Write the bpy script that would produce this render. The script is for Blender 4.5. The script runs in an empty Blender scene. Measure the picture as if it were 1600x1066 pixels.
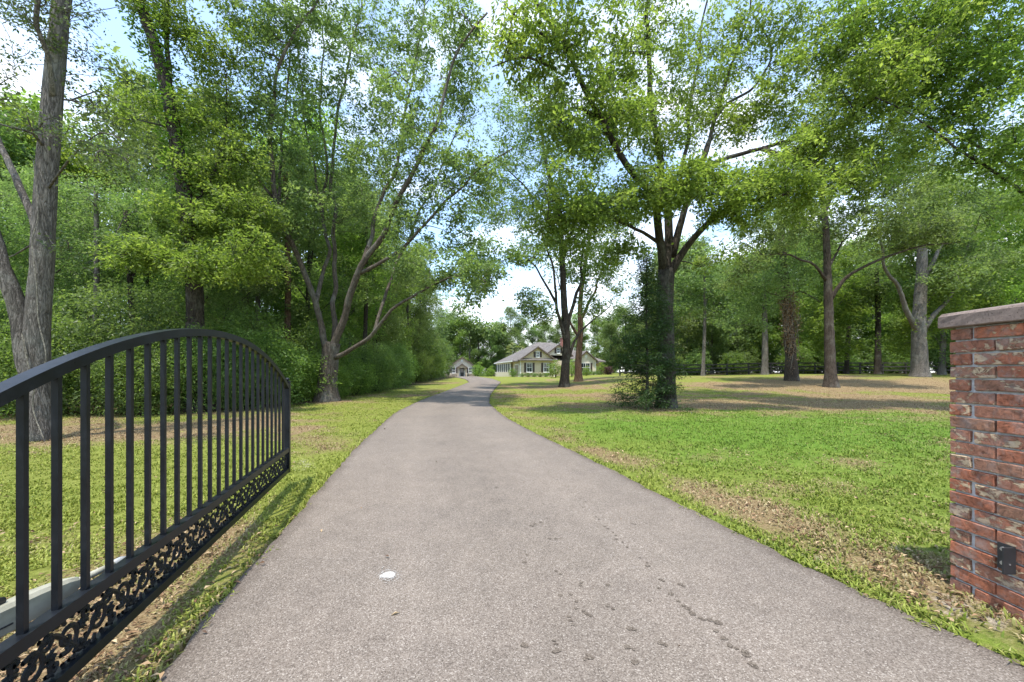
import bpy, math, random
import numpy as np
from mathutils import Vector, Matrix

# ------------------------------------------------------------------ camera, light, exposure
sc = bpy.context.scene
F_PX, HOR, CAM_H = 600.0, 582.0, 1.22          # focal length and horizon row in the 1600 px photograph
cam = bpy.data.cameras.new('camera'); cam_o = bpy.data.objects.new('camera', cam)
sc.collection.objects.link(cam_o); sc.camera = cam_o
cam.sensor_width = 36; cam.lens = F_PX / 1600 * 36; cam.shift_y = (HOR - 533) / 1600
cam.clip_start = 0.05; cam.clip_end = 3000
cam_o.location = (0, 0, CAM_H); cam_o.rotation_euler = (math.radians(90), 0, 0)

SUN_EL, SUN_AZ = math.radians(73), math.radians(198)   # azimuth clockwise from +Y (view direction): behind the camera, a little left
sun_vec = Vector((math.sin(SUN_AZ)*math.cos(SUN_EL), math.cos(SUN_AZ)*math.cos(SUN_EL), math.sin(SUN_EL)))
sd = bpy.data.lights.new('sun', 'SUN'); sd.energy = 2.5; sd.angle = math.radians(0.9); sd.color = (1.0, 0.95, 0.87)
so = bpy.data.objects.new('sun', sd); sc.collection.objects.link(so)
so.rotation_euler = sun_vec.to_track_quat('Z', 'Y').to_euler(); so.location = (0, 0, 60)

w = bpy.data.worlds.new('World'); sc.world = w; w.use_nodes = True
wn, wl = w.node_tree.nodes, w.node_tree.links
wn.clear()
sky = wn.new('ShaderNodeTexSky'); sky.sky_type = 'NISHITA'; sky.sun_disc = False
sky.sun_elevation = SUN_EL; sky.sun_rotation = SUN_AZ; sky.air_density = 1.0; sky.dust_density = 0.6; sky.ozone_density = 1.5
tc = wn.new('ShaderNodeTexCoord')
mp = wn.new('ShaderNodeMapping'); mp.inputs['Scale'].default_value = (1, 1, 2.4); mp.inputs['Location'].default_value = (3.1, 1.7, 0.4)
cn = wn.new('ShaderNodeTexNoise'); cn.inputs['Scale'].default_value = 2.6; cn.inputs['Detail'].default_value = 7; cn.inputs['Roughness'].default_value = 0.58
cr = wn.new('ShaderNodeValToRGB'); cr.color_ramp.elements[0].position = 0.49; cr.color_ramp.elements[1].position = 0.70
cr.color_ramp.elements[0].color = (0.12, 0.12, 0.12, 1); cr.color_ramp.elements[1].color = (0.9, 0.9, 0.9, 1)
mx = wn.new('ShaderNodeMix'); mx.data_type = 'RGBA'; mx.inputs[7].default_value = (5.0, 5.1, 5.2, 1)
bg = wn.new('ShaderNodeBackground'); bg.inputs['Strength'].default_value = 0.15
wo = wn.new('ShaderNodeOutputWorld')
wl.new(tc.outputs['Generated'], mp.inputs['Vector']); wl.new(mp.outputs[0], cn.inputs['Vector'])
sep = wn.new('ShaderNodeSeparateXYZ'); wl.new(tc.outputs['Generated'], sep.inputs[0])
hz = wn.new('ShaderNodeMapRange'); hz.inputs[1].default_value = 0.0; hz.inputs[2].default_value = 0.65; hz.inputs[3].default_value = 0.16; hz.inputs[4].default_value = -0.05
wl.new(sep.outputs['Z'], hz.inputs[0])              # more cloud and haze towards the horizon, all round
ad = wn.new('ShaderNodeMath'); ad.operation = 'ADD'; wl.new(cn.outputs['Fac'], ad.inputs[0]); wl.new(hz.outputs[0], ad.inputs[1])
wl.new(ad.outputs[0], cr.inputs[0]); wl.new(cr.outputs[0], mx.inputs[0])
gm = wn.new('ShaderNodeMix'); gm.data_type = 'RGBA'; gm.blend_type = 'MULTIPLY'; gm.inputs[0].default_value = 1.0; gm.inputs[7].default_value = (1.0, 1.1, 1.12, 1)
wl.new(sky.outputs[0], gm.inputs[6]); wl.new(gm.outputs[2], mx.inputs[6])
wl.new(mx.outputs[2], bg.inputs[0]); wl.new(bg.outputs[0], wo.inputs[0])

sc.view_settings.view_transform = 'Standard'; sc.view_settings.look = 'None'
sc.view_settings.gamma = 1.0; sc.view_settings.use_curve_mapping = False
sc.view_settings.exposure = 1.5
sc.render.engine = 'CYCLES'
sc.cycles.max_bounces = 10; sc.cycles.diffuse_bounces = 5; sc.cycles.transmission_bounces = 8; sc.cycles.transparent_max_bounces = 6
sc.cycles.use_denoising = True

# ------------------------------------------------------------------ helpers
COL = sc.collection
rng = np.random.default_rng(7)

def smooth(a, b, t):
    t = np.clip((np.asarray(t, float) - a) / (b - a), 0, 1); return t*t*(3-2*t)

def terrain(x, y):
    x = np.asarray(x, float); y = np.asarray(y, float)
    c = 0.5*smooth(13, 60, y) - 0.27*smooth(64, 88, y)
    r = 0.84*smooth(12, 36, y) + 0.2*smooth(20, 30, x)*smooth(18, 30, y)
    s = smooth(2, 12, x - 0.10*np.maximum(y-30, 0))
    z = c*(1-s) + r*s
    z = z + 0.05*smooth(1.9, 2.3, x)*smooth(4, 2.5, y)
    return z

def at(px, py, Y):                       # a photograph pixel at a known distance
    return np.array([(px-800)/F_PX*Y, Y, CAM_H + (HOR-py)/F_PX*Y])

def ground_at(px, py):                   # where a pixel's ray meets the ground
    Y = CAM_H*F_PX/max(py-HOR, 2)
    for _ in range(60):
        t = float(terrain((px-800)/F_PX*Y, Y))
        Y = 0.6*Y + 0.4*(CAM_H-t)*F_PX/max(py-HOR, 2)
    x = (px-800)/F_PX*Y
    return np.array([x, Y, float(terrain(x, Y))])

_lat = np.random.default_rng(3).random((256, 256))
def vnoise(x, y, s=1.0, o=0):
    x = np.asarray(x, float)*s + o*17.3; y = np.asarray(y, float)*s + o*9.1
    xi = np.floor(x).astype(int); yi = np.floor(y).astype(int); fx = x-xi; fy = y-yi
    fx = fx*fx*(3-2*fx); fy = fy*fy*(3-2*fy)
    g = lambda a, b: _lat[a & 255, b & 255]
    return (g(xi, yi)*(1-fx)+g(xi+1, yi)*fx)*(1-fy) + (g(xi, yi+1)*(1-fx)+g(xi+1, yi+1)*fx)*fy
def fbm(x, y, s=1.0, o=0, n=4):
    v, a, t = 0, 1.0, 0
    for i in range(n):
        v = v + a*vnoise(x, y, s*2**i, o+i); t += a; a *= .5
    return v/t

def mesh_np(name, V, quads=None, tris=None, smooth_=False, attrs=None):
    me = bpy.data.meshes.new(name)
    V = np.asarray(V, np.float32); me.vertices.add(len(V)); me.vertices.foreach_set('co', V.ravel())
    parts, tot = [], []
    if quads is not None and len(quads): q = np.asarray(quads, np.int32); parts.append(q.ravel()); tot.append(np.full(len(q), 4, np.int32))
    if tris is not None and len(tris): t = np.asarray(tris, np.int32); parts.append(t.ravel()); tot.append(np.full(len(t), 3, np.int32))
    li = np.concatenate(parts); lt = np.concatenate(tot); ls = np.concatenate(([0], np.cumsum(lt)[:-1])).astype(np.int32)
    me.loops.add(len(li)); me.loops.foreach_set('vertex_index', li)
    me.polygons.add(len(lt)); me.polygons.foreach_set('loop_start', ls)
    if smooth_: me.polygons.foreach_set('use_smooth', np.ones(len(lt), bool))
    else: me.polygons.foreach_set('use_smooth', np.zeros(len(lt), bool))
    for k, (dom, arr) in (attrs or {}).items():
        a = me.attributes.new(k, 'FLOAT', dom); a.data.foreach_set('value', np.asarray(arr, np.float32))
    me.update(calc_edges=True)
    return me

def obj(name, me, mat, parent=None, loc=None):
    o = bpy.data.objects.new(name, me); COL.objects.link(o)
    if mat is not None and len(me.materials) == 0: me.materials.append(mat)
    if parent is not None: o.parent = parent
    if loc is not None: o.location = loc
    return o

def empty(name, loc=(0, 0, 0), rz=0):
    o = bpy.data.objects.new(name, None); COL.objects.link(o)
    o.location = loc; o.rotation_euler = (0, 0, rz); o.empty_display_size = 0.3
    return o

def tag(o, label=None, cat=None, group=None, kind=None):
    if label: o['label'] = label
    if cat: o['category'] = cat
    if group: o['group'] = group
    if kind: o['kind'] = kind
    return o

class MB:                                # collects boxes, prisms and tubes into one mesh
    def __init__(s): s.V, s.Q, s.T, s.n = [], [], [], 0
    def add(s, V, Q=None, T=None):
        V = np.asarray(V, float); s.V.append(V)
        if Q is not None and len(Q): s.Q.append(np.asarray(Q)+s.n)
        if T is not None and len(T): s.T.append(np.asarray(T)+s.n)
        s.n += len(V); return s
    def box(s, a, b, M=None):
        (x0, y0, z0), (x1, y1, z1) = a, b
        V = np.array([(x0,y0,z0),(x1,y0,z0),(x1,y1,z0),(x0,y1,z0),(x0,y0,z1),(x1,y0,z1),(x1,y1,z1),(x0,y1,z1)], float)
        if M is not None: V = np.array([M @ Vector(v) for v in V])
        return s.add(V, [(0,3,2,1),(4,5,6,7),(0,1,5,4),(1,2,6,5),(2,3,7,6),(3,0,4,7)])
    def poly(s, pts):                    # a flat polygon given as a fan
        n = len(pts); return s.add(pts, None, [(0, i, i+1) for i in range(1, n-1)])
    def prism(s, pts, d):                # polygon extruded along d
        p = np.asarray(pts, float); n = len(p); V = np.vstack([p, p+np.asarray(d, float)])
        T = [(0, i+1, i) for i in range(1, n-1)] + [(n, n+i, n+i+1) for i in range(1, n-1)]
        Q = [(i, (i+1) % n, n+(i+1) % n, n+i) for i in range(n)]
        return s.add(V, Q, T)
    def tube(s, pts, rad, sides=6, flat=None, twist=0.0, noise=0.0, seed=0, caps=True):
        P = np.asarray(pts, float); n = len(P); R = np.broadcast_to(np.asarray(rad, float), (n,))
        T = np.gradient(P, axis=0); T /= np.linalg.norm(T, axis=1)[:, None]+1e-9
        u = np.cross(T[0], (0, 0, 1.0) if abs(T[0][2]) < .9 else (1.0, 0, 0)); u /= np.linalg.norm(u)
        a = np.linspace(0, 2*np.pi, sides, endpoint=False)
        rr = np.random.default_rng(seed)
        lobes = 1 + noise*np.sin(a*3+rr.random()*6)*.6 + noise*np.sin(a*5+rr.random()*6)*.5
        out = []
        for i in range(n):
            u = u - T[i]*np.dot(u, T[i]); u /= np.linalg.norm(u)+1e-9; v = np.cross(T[i], u)
            f = lobes*(1+noise*.4*rr.normal(size=sides)) if noise else 1.0
            ca, sa = np.cos(a)*f, np.sin(a)*f
            out.append(P[i] + R[i]*(np.outer(ca, u)+np.outer(sa, v)))
        V = np.vstack(out); i, j = np.meshgrid(np.arange(n-1), np.arange(sides), indexing='ij')
        k = (j+1) % sides
        Q = np.stack([i*sides+j, i*sides+k, (i+1)*sides+k, (i+1)*sides+j], -1).reshape(-1, 4)
        Tt = []
        if caps:
            Tt = [(0, q+1, q) for q in range(1, sides-1)] + [((n-1)*sides, (n-1)*sides+q, (n-1)*sides+q+1) for q in range(1, sides-1)]
        return s.add(V, Q, Tt)
    def mesh(s, name, smooth_=False):
        return mesh_np(name, np.vstack(s.V), np.vstack(s.Q) if s.Q else None, np.vstack(s.T) if s.T else None, smooth_)
    def build(s, name, mat, parent=None, smooth_=False, loc=None):
        return obj(name, s.mesh(name, smooth_), mat, parent, loc)

def spline(pts, step=0.35):
    P = np.asarray(pts, float)
    if len(P) < 3: P = np.vstack([P[0], (P[0]+P[-1])/2, P[-1]])
    Q = np.vstack([2*P[0]-P[1], P, 2*P[-1]-P[-2]]); out = []
    for i in range(1, len(Q)-2):
        n = max(2, int(np.linalg.norm(Q[i+1]-Q[i])/step)); t = np.linspace(0, 1, n, endpoint=False)[:, None]
        a, b, c, d = Q[i-1], Q[i], Q[i+1], Q[i+2]
        out.append(.5*((2*b)+(c-a)*t+(2*a-5*b+4*c-d)*t**2+(3*b-a-3*c+d)*t**3))
    out.append(P[-1:]); return np.vstack(out)

# ------------------------------------------------------------------ materials
def mat(name):
    m = bpy.data.materials.new(name); m.use_nodes = True
    nt = m.node_tree; b = nt.nodes['Principled BSDF']
    return m, nt.nodes, nt.links, b
def N(nodes, t, **kw):
    n = nodes.new('ShaderNode'+t)
    for k, v in kw.items():
        if k in n.inputs.keys(): n.inputs[k].default_value = v
        else: setattr(n, k, v)
    return n
def ramp(nodes, stops):
    r = nodes.new('ShaderNodeValToRGB'); e = r.color_ramp.elements
    while len(e) < len(stops): e.new(0.5)
    for i, (p, c) in enumerate(stops):
        e[i].position = p; e[i].color = (*c, 1) if len(c) == 3 else c
    return r
def mixc(nodes, links, fac, a, b, mode='MIX'):
    m = nodes.new('ShaderNodeMix'); m.data_type = 'RGBA'; m.blend_type = mode
    for sock, v in ((m.inputs[0], fac), (m.inputs[6], a), (m.inputs[7], b)):
        if hasattr(v, 'is_linked'): links.new(v, sock)
        elif isinstance(v, (int, float)): sock.default_value = v
        else: sock.default_value = (*v, 1)
    return m.outputs[2]
def mathn(nodes, links, op, a, b=None, clamp=False):
    m = nodes.new('ShaderNodeMath'); m.operation = op; m.use_clamp = clamp
    for i, v in enumerate((a, b)):
        if v is None: continue
        if hasattr(v, 'is_linked'): links.new(v, m.inputs[i])
        else: m.inputs[i].default_value = v
    return m.outputs[0]
def bump(nodes, links, height, bsdf, strength=.3, dist=.01):
    b = N(nodes, 'Bump', Strength=strength, Distance=dist)
    links.new(height, b.inputs['Height']); links.new(b.outputs[0], bsdf.inputs['Normal'])

def leaf_material(name, dark, mid, light, trans=.45, rough=.45, spec=.35):
    m, n, l, b = mat(name)
    at_ = N(n, 'Attribute', attribute_name='tint')
    r = ramp(n, [(0, dark), (.5, mid), (1, light)]); l.new(at_.outputs['Fac'], r.inputs[0])
    oi = N(n, 'ObjectInfo')
    hs = N(n, 'HueSaturation'); l.new(r.outputs[0], hs.inputs['Color'])
    v = mathn(n, l, 'MULTIPLY_ADD', oi.outputs['Random'], .3); v.node.inputs[2].default_value = .85
    l.new(v, hs.inputs['Value'])
    h = mathn(n, l, 'MULTIPLY_ADD', oi.outputs['Random'], .025); h.node.inputs[2].default_value = .4875
    l.new(h, hs.inputs['Hue'])
    l.new(hs.outputs[0], b.inputs['Base Color']); b.inputs['Roughness'].default_value = rough
    b.inputs['Specular IOR Level'].default_value = spec
    tr = N(n, 'BsdfTranslucent')
    tcol = mixc(n, l, 1.0, hs.outputs[0], (1.5, 1.58, .85), 'MULTIPLY'); l.new(tcol, tr.inputs['Color'])
    ms = N(n, 'MixShader'); ms.inputs[0].default_value = trans
    l.new(b.outputs[0], ms.inputs[1]); l.new(tr.outputs[0], ms.inputs[2])
    l.new(ms.outputs[0], n['Material Output'].inputs['Surface'])
    return m

M = {}
M['leaf_oak'] = leaf_material('oak_leaves', (.08,.12,.045), (.15,.205,.075), (.24,.305,.125), .54)
M['leaf_bright'] = leaf_material('bright_leaves', (.095,.155,.032), (.175,.26,.058), (.28,.36,.10), .6)
M['leaf_dark'] = leaf_material('dark_leaves', (.075,.125,.042), (.135,.20,.065), (.21,.285,.10), .56)
M['leaf_grey'] = leaf_material('grey_green_leaves', (.055,.085,.035), (.09,.135,.055), (.15,.2,.085), .35)
M['leaf_cedar'] = leaf_material('cedar_sprays', (.018,.042,.010), (.036,.07,.015), (.062,.105,.025), .3)
M['leaf_shrub'] = leaf_material('shrub_leaves', (.075,.125,.034), (.14,.21,.056), (.225,.30,.09), .55)
M['leaf_palm'] = leaf_material('palm_fronds', (.10,.13,.03), (.16,.19,.05), (.24,.26,.09), .3)
M['leaf_purple'] = leaf_material('purple_leaves', (.05,.02,.025), (.075,.03,.035), (.11,.05,.05), .3)
M['ivy'] = leaf_material('ivy_leaves', (.05,.11,.014), (.095,.19,.022), (.16,.27,.04), .45)

def bark_material(name, c0, c1, c2, sc_=1.0, lichen=.0):
    m, n, l, b = mat(name)
    g = N(n, 'TexCoord'); mp_ = N(n, 'Mapping'); mp_.inputs['Scale'].default_value = (14*sc_, 14*sc_, 2.6*sc_)
    l.new(g.outputs['Object'], mp_.inputs[0])
    a = N(n, 'TexNoise', Scale=1.6, Detail=9, Roughness=.66, Distortion=.9); l.new(mp_.outputs[0], a.inputs['Vector'])
    rd = N(n, 'TexNoise', Scale=1.1, Detail=4, Roughness=.55, Distortion=1.4); l.new(mp_.outputs[0], rd.inputs['Vector'])
    fold = mathn(n, l, 'ABSOLUTE', mathn(n, l, 'SUBTRACT', rd.outputs['Fac'], .5))
    big = N(n, 'TexNoise', Scale=1.3, Detail=5, Roughness=.65); l.new(g.outputs['Object'], big.inputs['Vector'])
    r = ramp(n, [(.3, c0), (.5, c1), (.72, c2)]); l.new(a.outputs['Fac'], r.inputs[0])
    cr_ = ramp(n, [(.0, (.3,.29,.28)), (.07, (1,1,1))]); l.new(fold, cr_.inputs[0])
    col = mixc(n, l, .7, r.outputs[0], cr_.outputs[0], 'MULTIPLY')
    lr = ramp(n, [(.5, (0,0,0)), (.64, (1,1,1))]); l.new(big.outputs['Fac'], lr.inputs[0])
    lf = mathn(n, l, 'MULTIPLY', lr.outputs[0], lichen)
    col = mixc(n, l, lf, col, (.27,.28,.24)); l.new(col, b.inputs['Base Color'])
    b.inputs['Roughness'].default_value = .92; b.inputs['Specular IOR Level'].default_value = .15
    hh = mathn(n, l, 'ADD', a.outputs['Fac'], mathn(n, l, 'MULTIPLY', cr_.outputs[0], .5))
    bump(n, l, hh, b, 1.0, .03)
    return m
M['bark'] = bark_material('oak_bark', (.05,.04,.032), (.12,.098,.078), (.2,.168,.135), 1, .3)
M['bark_dark'] = bark_material('dark_bark', (.022,.018,.015), (.055,.045,.037), (.105,.087,.07), 1, .2)
M['bark_grey'] = bark_material('grey_bark', (.075,.066,.057), (.155,.137,.118), (.25,.225,.198), 1.2, .3)
M['bark_red'] = bark_material('red_brown_bark', (.05,.032,.022), (.13,.08,.052), (.22,.14,.09), 1, .1)
M['bark_brown'] = bark_material('brown_bark', (.035,.027,.021), (.085,.066,.052), (.15,.12,.096), 1, .2)
M['vine'] = bark_material('vine_stem', (.2,.18,.14), (.32,.29,.23), (.42,.39,.32), 3, 0)

# ------------------------------------------------------------------ driveway outline
L_PX = [(255,1066),(335,958),(420,862),(486,784),(552,706),(587,673),(618,645),(660,625),(702,609.5),(733,597.5)]
R_PX = [(1600,1050),(1300,910),(1176,849),(1032,777),(945,731),(844,683),(787,652),(764,631),(766,617.5),(774,607),(783,597.5)]
Lp = [ground_at(*p)[:2] for p in L_PX]; Rp = [ground_at(*p)[:2] for p in R_PX]
Lp = [np.array([-.95,-6.0])] + Lp + [np.array([-5.6,46.]), np.array([-8.2,56.]), np.array([-10.6,70.]), np.array([-11.6,86.4])]
Rp = [np.array([2.35,-6.0])] + Rp + [np.array([-2.4,47.5]), np.array([-4.6,57.]), np.array([-6.6,70.]), np.array([-7.6,86.4])]
def edge_fn(P):
    P = np.array(sorted(P, key=lambda p: p[1])); yy = np.linspace(P[0,1], P[-1,1], 900)
    xx = np.interp(yy, P[:,1], P[:,0])
    k = np.hanning(41); k /= k.sum()
    w_ = np.clip((yy-2)/8, .0, 1)                       # light smoothing, none close to the camera
    xs = np.convolve(np.pad(xx, 20, mode='edge'), k, 'valid'); xx = xx*(1-w_)+xs*w_
    return lambda y: np.interp(y, yy, xx)
drv_l, drv_r = edge_fn(Lp), edge_fn(Rp)
def on_drive(x, y, m=0.0):
    wob = .025*np.sin(np.asarray(y)*9)+.02*np.sin(np.asarray(y)*23+1)
    return (x > drv_l(y)-m-wob) & (x < drv_r(y)+m+wob) & (np.asarray(y) < 86.3)

# ------------------------------------------------------------------ what covers the ground where
TREE_SPOTS = []                          # filled below: (x, y, reach of fallen leaves)
def cover(x, y):
    n1 = fbm(x, y, .35, 1); n2 = fbm(x, y, 1.6, 5); n3 = fbm(x, y*1.6, .16, 9)
    dry = .39 + 1.2*(n1-.5) + 1.2*(n2-.5)
    for tx, ty, rr in TREE_SPOTS:
        dry = dry + .5*np.exp(-(((x-tx)/rr)**2+((y-ty)/(rr*.8))**2))
    # the dry verge along the right edge of the drive and the worn strip under the gate
    dr = x - drv_r(y); dl = drv_l(y) - x
    dry = dry + .42*np.exp(-((dr-.5)/.42)**2)*smooth(7.5, 5, y)*smooth(1.5, 3, y)*np.where(dr > 0, 1, 0)
    dry = dry + .62*np.exp(-((dl-.62)/.5)**2)*smooth(4.8, 2.6, y)
    dry = dry + .15*np.exp(-((x-2.3)/.35)**2-((y-1.75)/.4)**2)
    dry = dry + .25*np.exp(-((x+3.6)/1.2)**2-((y-6.4)/1.2)**2) + .5*smooth(6.2, 8.0, y)*np.where(x < -4.2, 1, 0)*smooth(10.5, 8.5, y)
    dry = dry - .55*np.exp(-((x-6)/5.2)**2-((y-7.8)/2.7)**2)*np.where(x > 1.5, 1, 0)     # the lush patch on the right
    dry = dry - .45*np.exp(-((x+4.5)/2.4)**2-((y-4.4)/1.5)**2)                            # and behind the gate
    dry = dry - .34*np.exp(-((dl-.12)/.16)**2) - .36*np.exp(-((dr-.08)/.13)**2)
    dry = dry - .5*smooth(40, 52, y)*np.where(np.abs(x) < 40, 1, 0)
    dry = dry + (1.0*(n3-.55)+.35*(n2-.5))*smooth(14, 20, y)
    bare = .0*dry
    for bx, by, r_, a_ in ((1.62,3.15,.15,.75),(1.80,2.75,.13,.75),(1.95,2.5,.12,.7),(2.05,3.05,.16,.5),(-2.62,4.9,.3,.5),(-2.9,5.3,.22,.45),(-1.5,1.75,.25,.55),(-1.66,2.3,.22,.5),(2.25,2.0,.2,.4),(2.3,1.75,.18,.4)):
        bare = bare + a_*np.exp(-((x-bx)/r_)**2-((y-by)/(r_*1.3))**2)
    bare = np.clip(bare*(.2+1.1*n2), 0, 1)
    return np.clip(dry, 0, 1), bare

# ------------------------------------------------------------------ ground materials
def coords(n, l, scale=(1,1,1)):
    g = N(n, 'TexCoord'); mp_ = N(n, 'Mapping'); mp_.inputs['Scale'].default_value = scale
    l.new(g.outputs['Object'], mp_.inputs[0]); return mp_.outputs[0]
def lawn_material():
    m, n, l, b = mat('lawn')
    c = coords(n, l)
    dry = N(n, 'Attribute', attribute_name='dry').outputs['Fac']; bare = N(n, 'Attribute', attribute_name='bare').outputs['Fac']
    lush = N(n, 'Attribute', attribute_name='lush').outputs['Fac']; wood = N(n, 'Attribute', attribute_name='wood').outputs['Fac']
    a = N(n, 'TexNoise', Scale=16, Detail=6, Roughness=.72); l.new(c, a.inputs['Vector'])
    f = N(n, 'TexNoise', Scale=70, Detail=3, Roughness=.7); l.new(c, f.inputs['Vector'])
    g1 = ramp(n, [(.3, (.10,.11,.022)), (.5, (.175,.195,.038)), (.7, (.25,.265,.065))]); l.new(a.outputs['Fac'], g1.inputs[0])
    g2 = ramp(n, [(.3, (.045,.10,.010)), (.5, (.085,.18,.018)), (.7, (.14,.25,.035))]); l.new(a.outputs['Fac'], g2.inputs[0])
    d1 = ramp(n, [(.3, (.11,.07,.035)), (.5, (.22,.155,.08)), (.7, (.36,.28,.16))]); l.new(f.outputs['Fac'], d1.inputs[0])
    s1 = ramp(n, [(.35, (.26,.22,.17)), (.65, (.48,.43,.36))]); l.new(f.outputs['Fac'], s1.inputs[0])
    col = mixc(n, l, lush, g1.outputs[0], g2.outputs[0])
    k = mathn(n, l, 'ADD', dry, mathn(n, l, 'MULTIPLY', mathn(n, l, 'SUBTRACT', a.outputs['Fac'], .5), 1.2))
    kr = ramp(n, [(.3, (0,0,0)), (.8, (1,1,1))]); l.new(k, kr.inputs[0])
    col = mixc(n, l, kr.outputs[0], col, d1.outputs[0])
    kb = mathn(n, l, 'ADD', bare, mathn(n, l, 'MULTIPLY', mathn(n, l, 'SUBTRACT', a.outputs['Fac'], .5), .8))
    br = ramp(n, [(.4, (0,0,0)), (.62, (1,1,1))]); l.new(kb, br.inputs[0])
    col = mixc(n, l, br.outputs[0], col, s1.outputs[0])
    wd = ramp(n, [(.35, (.035,.03,.016)), (.55, (.07,.06,.03)), (.75, (.13,.095,.05))]); l.new(a.outputs['Fac'], wd.inputs[0])
    col = mixc(n, l, wood, col, wd.outputs[0])
    l.new(col, b.inputs['Base Color']); b.inputs['Roughness'].default_value = .95; b.inputs['Specular IOR Level'].default_value = .1
    bump(n, l, mathn(n, l, 'ADD', a.outputs['Fac'], f.outputs['Fac']), b, .8, .03)
    return m
M['lawn'] = lawn_material()

def drive_material(name, dark=1.0, rough=.85):
    m, n, l, b = mat(name)
    c = coords(n, l)
    v = N(n, 'TexVoronoi', Scale=210); l.new(c, v.inputs['Vector'])
    sp = N(n, 'SeparateColor'); l.new(v.outputs['Color'], sp.inputs[0])
    r = ramp(n, [(0, (.10,.083,.071)), (.25, (.155,.13,.112)), (.6, (.20,.171,.149)), (.9, (.25,.218,.193)), (1, (.37,.335,.305))]); l.new(sp.outputs[0], r.inputs[0])
    big = N(n, 'TexNoise', Scale=.7, Detail=5, Roughness=.6); l.new(c, big.inputs['Vector'])
    br = ramp(n, [(.3, (.80,.78,.74)), (.7, (.98,.945,.88))]); l.new(big.outputs['Fac'], br.inputs[0])
    col = mixc(n, l, 1.0, r.outputs[0], br.outputs[0], 'MULTIPLY')
    er = ramp(n, [(.0, (.42,.38,.36)), (.35, (1,1,1))]); l.new(N(n, 'Attribute', attribute_name='edge').outputs['Fac'], er.inputs[0])
    ac = ramp(n, [(0, (.97,)*3), (.18, (1.0,)*3), (.28, (1.07,)*3), (.4, (.97,)*3), (.5, (.93,)*3), (.6, (.97,)*3), (.72, (1.07,)*3), (.85, (1.0,)*3), (1, (.96,)*3)]); l.new(N(n, 'Attribute', attribute_name='across').outputs['Fac'], ac.inputs[0])
    if dark == 1: col = mixc(n, l, 1.0, col, ac.outputs[0], 'MULTIPLY')
    mg = N(n, 'TexNoise', Scale=5.5, Detail=6, Roughness=.7); l.new(c, mg.inputs['Vector']); mr = ramp(n, [(.3, (.88,)*3), (.7, (1.08,)*3)]); l.new(mg.outputs['Fac'], mr.inputs[0]); col = mixc(n, l, 1.0, col, mr.outputs[0], 'MULTIPLY')
    if dark < 1: col = mixc(n, l, 1.0, col, (dark, dark*.97, dark*.92), 'MULTIPLY')
    else: col = mixc(n, l, .6, col, er.outputs[0], 'MULTIPLY')
    l.new(col, b.inputs['Base Color']); b.inputs['Roughness'].default_value = rough; b.inputs['Specular IOR Level'].default_value = .25
    hd = mathn(n, l, 'SUBTRACT', 1.0, v.outputs['Distance'])
    bump(n, l, hd, b, .4, .004)
    return m
M['drive'] = drive_material('exposed_aggregate'); M['damp'] = drive_material('damp_aggregate', .66, .75)

# ------------------------------------------------------------------ ground sheet
g0 = ground_at(510, 627); g1 = ground_at(1040, 637); g2 = ground_at(1298, 605); g3 = ground_at(1237, 595)
g5 = ground_at(881, 605)
TREE_SPOTS += [(g0[0]+.6, g0[1], 1.9), (g1[0]-.4, g1[1]+.9, 3.2), (g2[0]+2, g2[1], 6), (g3[0], g3[1]-2, 6), (24., 24., 8), (g5[0], g5[1], 3.2), (7., 18., 4.5), (14., 15.5, 4.5), (1.2, 19.5, 2.5)]
def axis(lo, hi, step, far_lo, far_hi, gr=1.16):
    a = list(np.arange(lo, hi, step)); s_ = step; x = a[-1]
    while x < far_hi: s_ *= gr; x += s_; a.append(x)
    s_ = step; x = a[0]
    while x > far_lo: s_ *= gr; x -= s_; a.insert(0, x)
    return np.array(a)
gx = axis(-10, 14, .11, -900, 900); gy = axis(0.6, 18, .11, -60, 1500)
GX, GY = np.meshgrid(gx, gy); nx_, ny_ = len(gx), len(gy)
GZ = terrain(GX, GY)
fine = fbm(GX, GY, 2.2, 30)*.03 - .015
GZ = GZ + np.where(on_drive(GX, GY, .02), -.03, fine*smooth(30, 10, GY))
def lush_at(x, y): return .78*np.clip(1.5*np.exp(-((x-6.5)/5.5)**2-((y-8.0)/3.4)**2)*smooth(.5, 2.5, x)*(.1+1.1*fbm(x, y, .55, 12)*1.0+.5*(fbm(x, y, 2.3, 14)-.5)) + .42*smooth(0, 2.5, x)*smooth(22, 12, y)*(.5+fbm(x, y, .8, 16)) + .5*(fbm(x, y, .5, 12)-.5), 0, 1)
D_, B_ = cover(GX, GY)
lush = lush_at(GX, GY)
def wood_edge(x, y):                     # 1 inside the woods
    e = np.where(x < -6.6, smooth(10.2, 11.6, y + .35*(fbm(x, y, .6, 40)-.5) + .06*(x+10)), 0)*smooth(-7.2, -8.8, x + .0*y)
    return np.maximum(e, np.maximum(smooth(43, 46, y)*smooth(17, 20, x - .18*(y-40)), smooth(96, 100, y)))
W_ = wood_edge(GX, GY)
idx = np.arange(nx_*ny_).reshape(ny_, nx_)
quads = np.stack([idx[:-1,:-1], idx[:-1,1:], idx[1:,1:], idx[1:,:-1]], -1).reshape(-1, 4)
me = mesh_np('ground', np.stack([GX, GY, GZ], -1).reshape(-1, 3), quads, None, True,
             {'dry': ('POINT', D_.ravel()), 'bare': ('POINT', B_.ravel()), 'lush': ('POINT', lush.ravel()), 'wood': ('POINT', W_.ravel())})
tag(obj('ground', me, M['lawn']), kind='structure')

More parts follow.
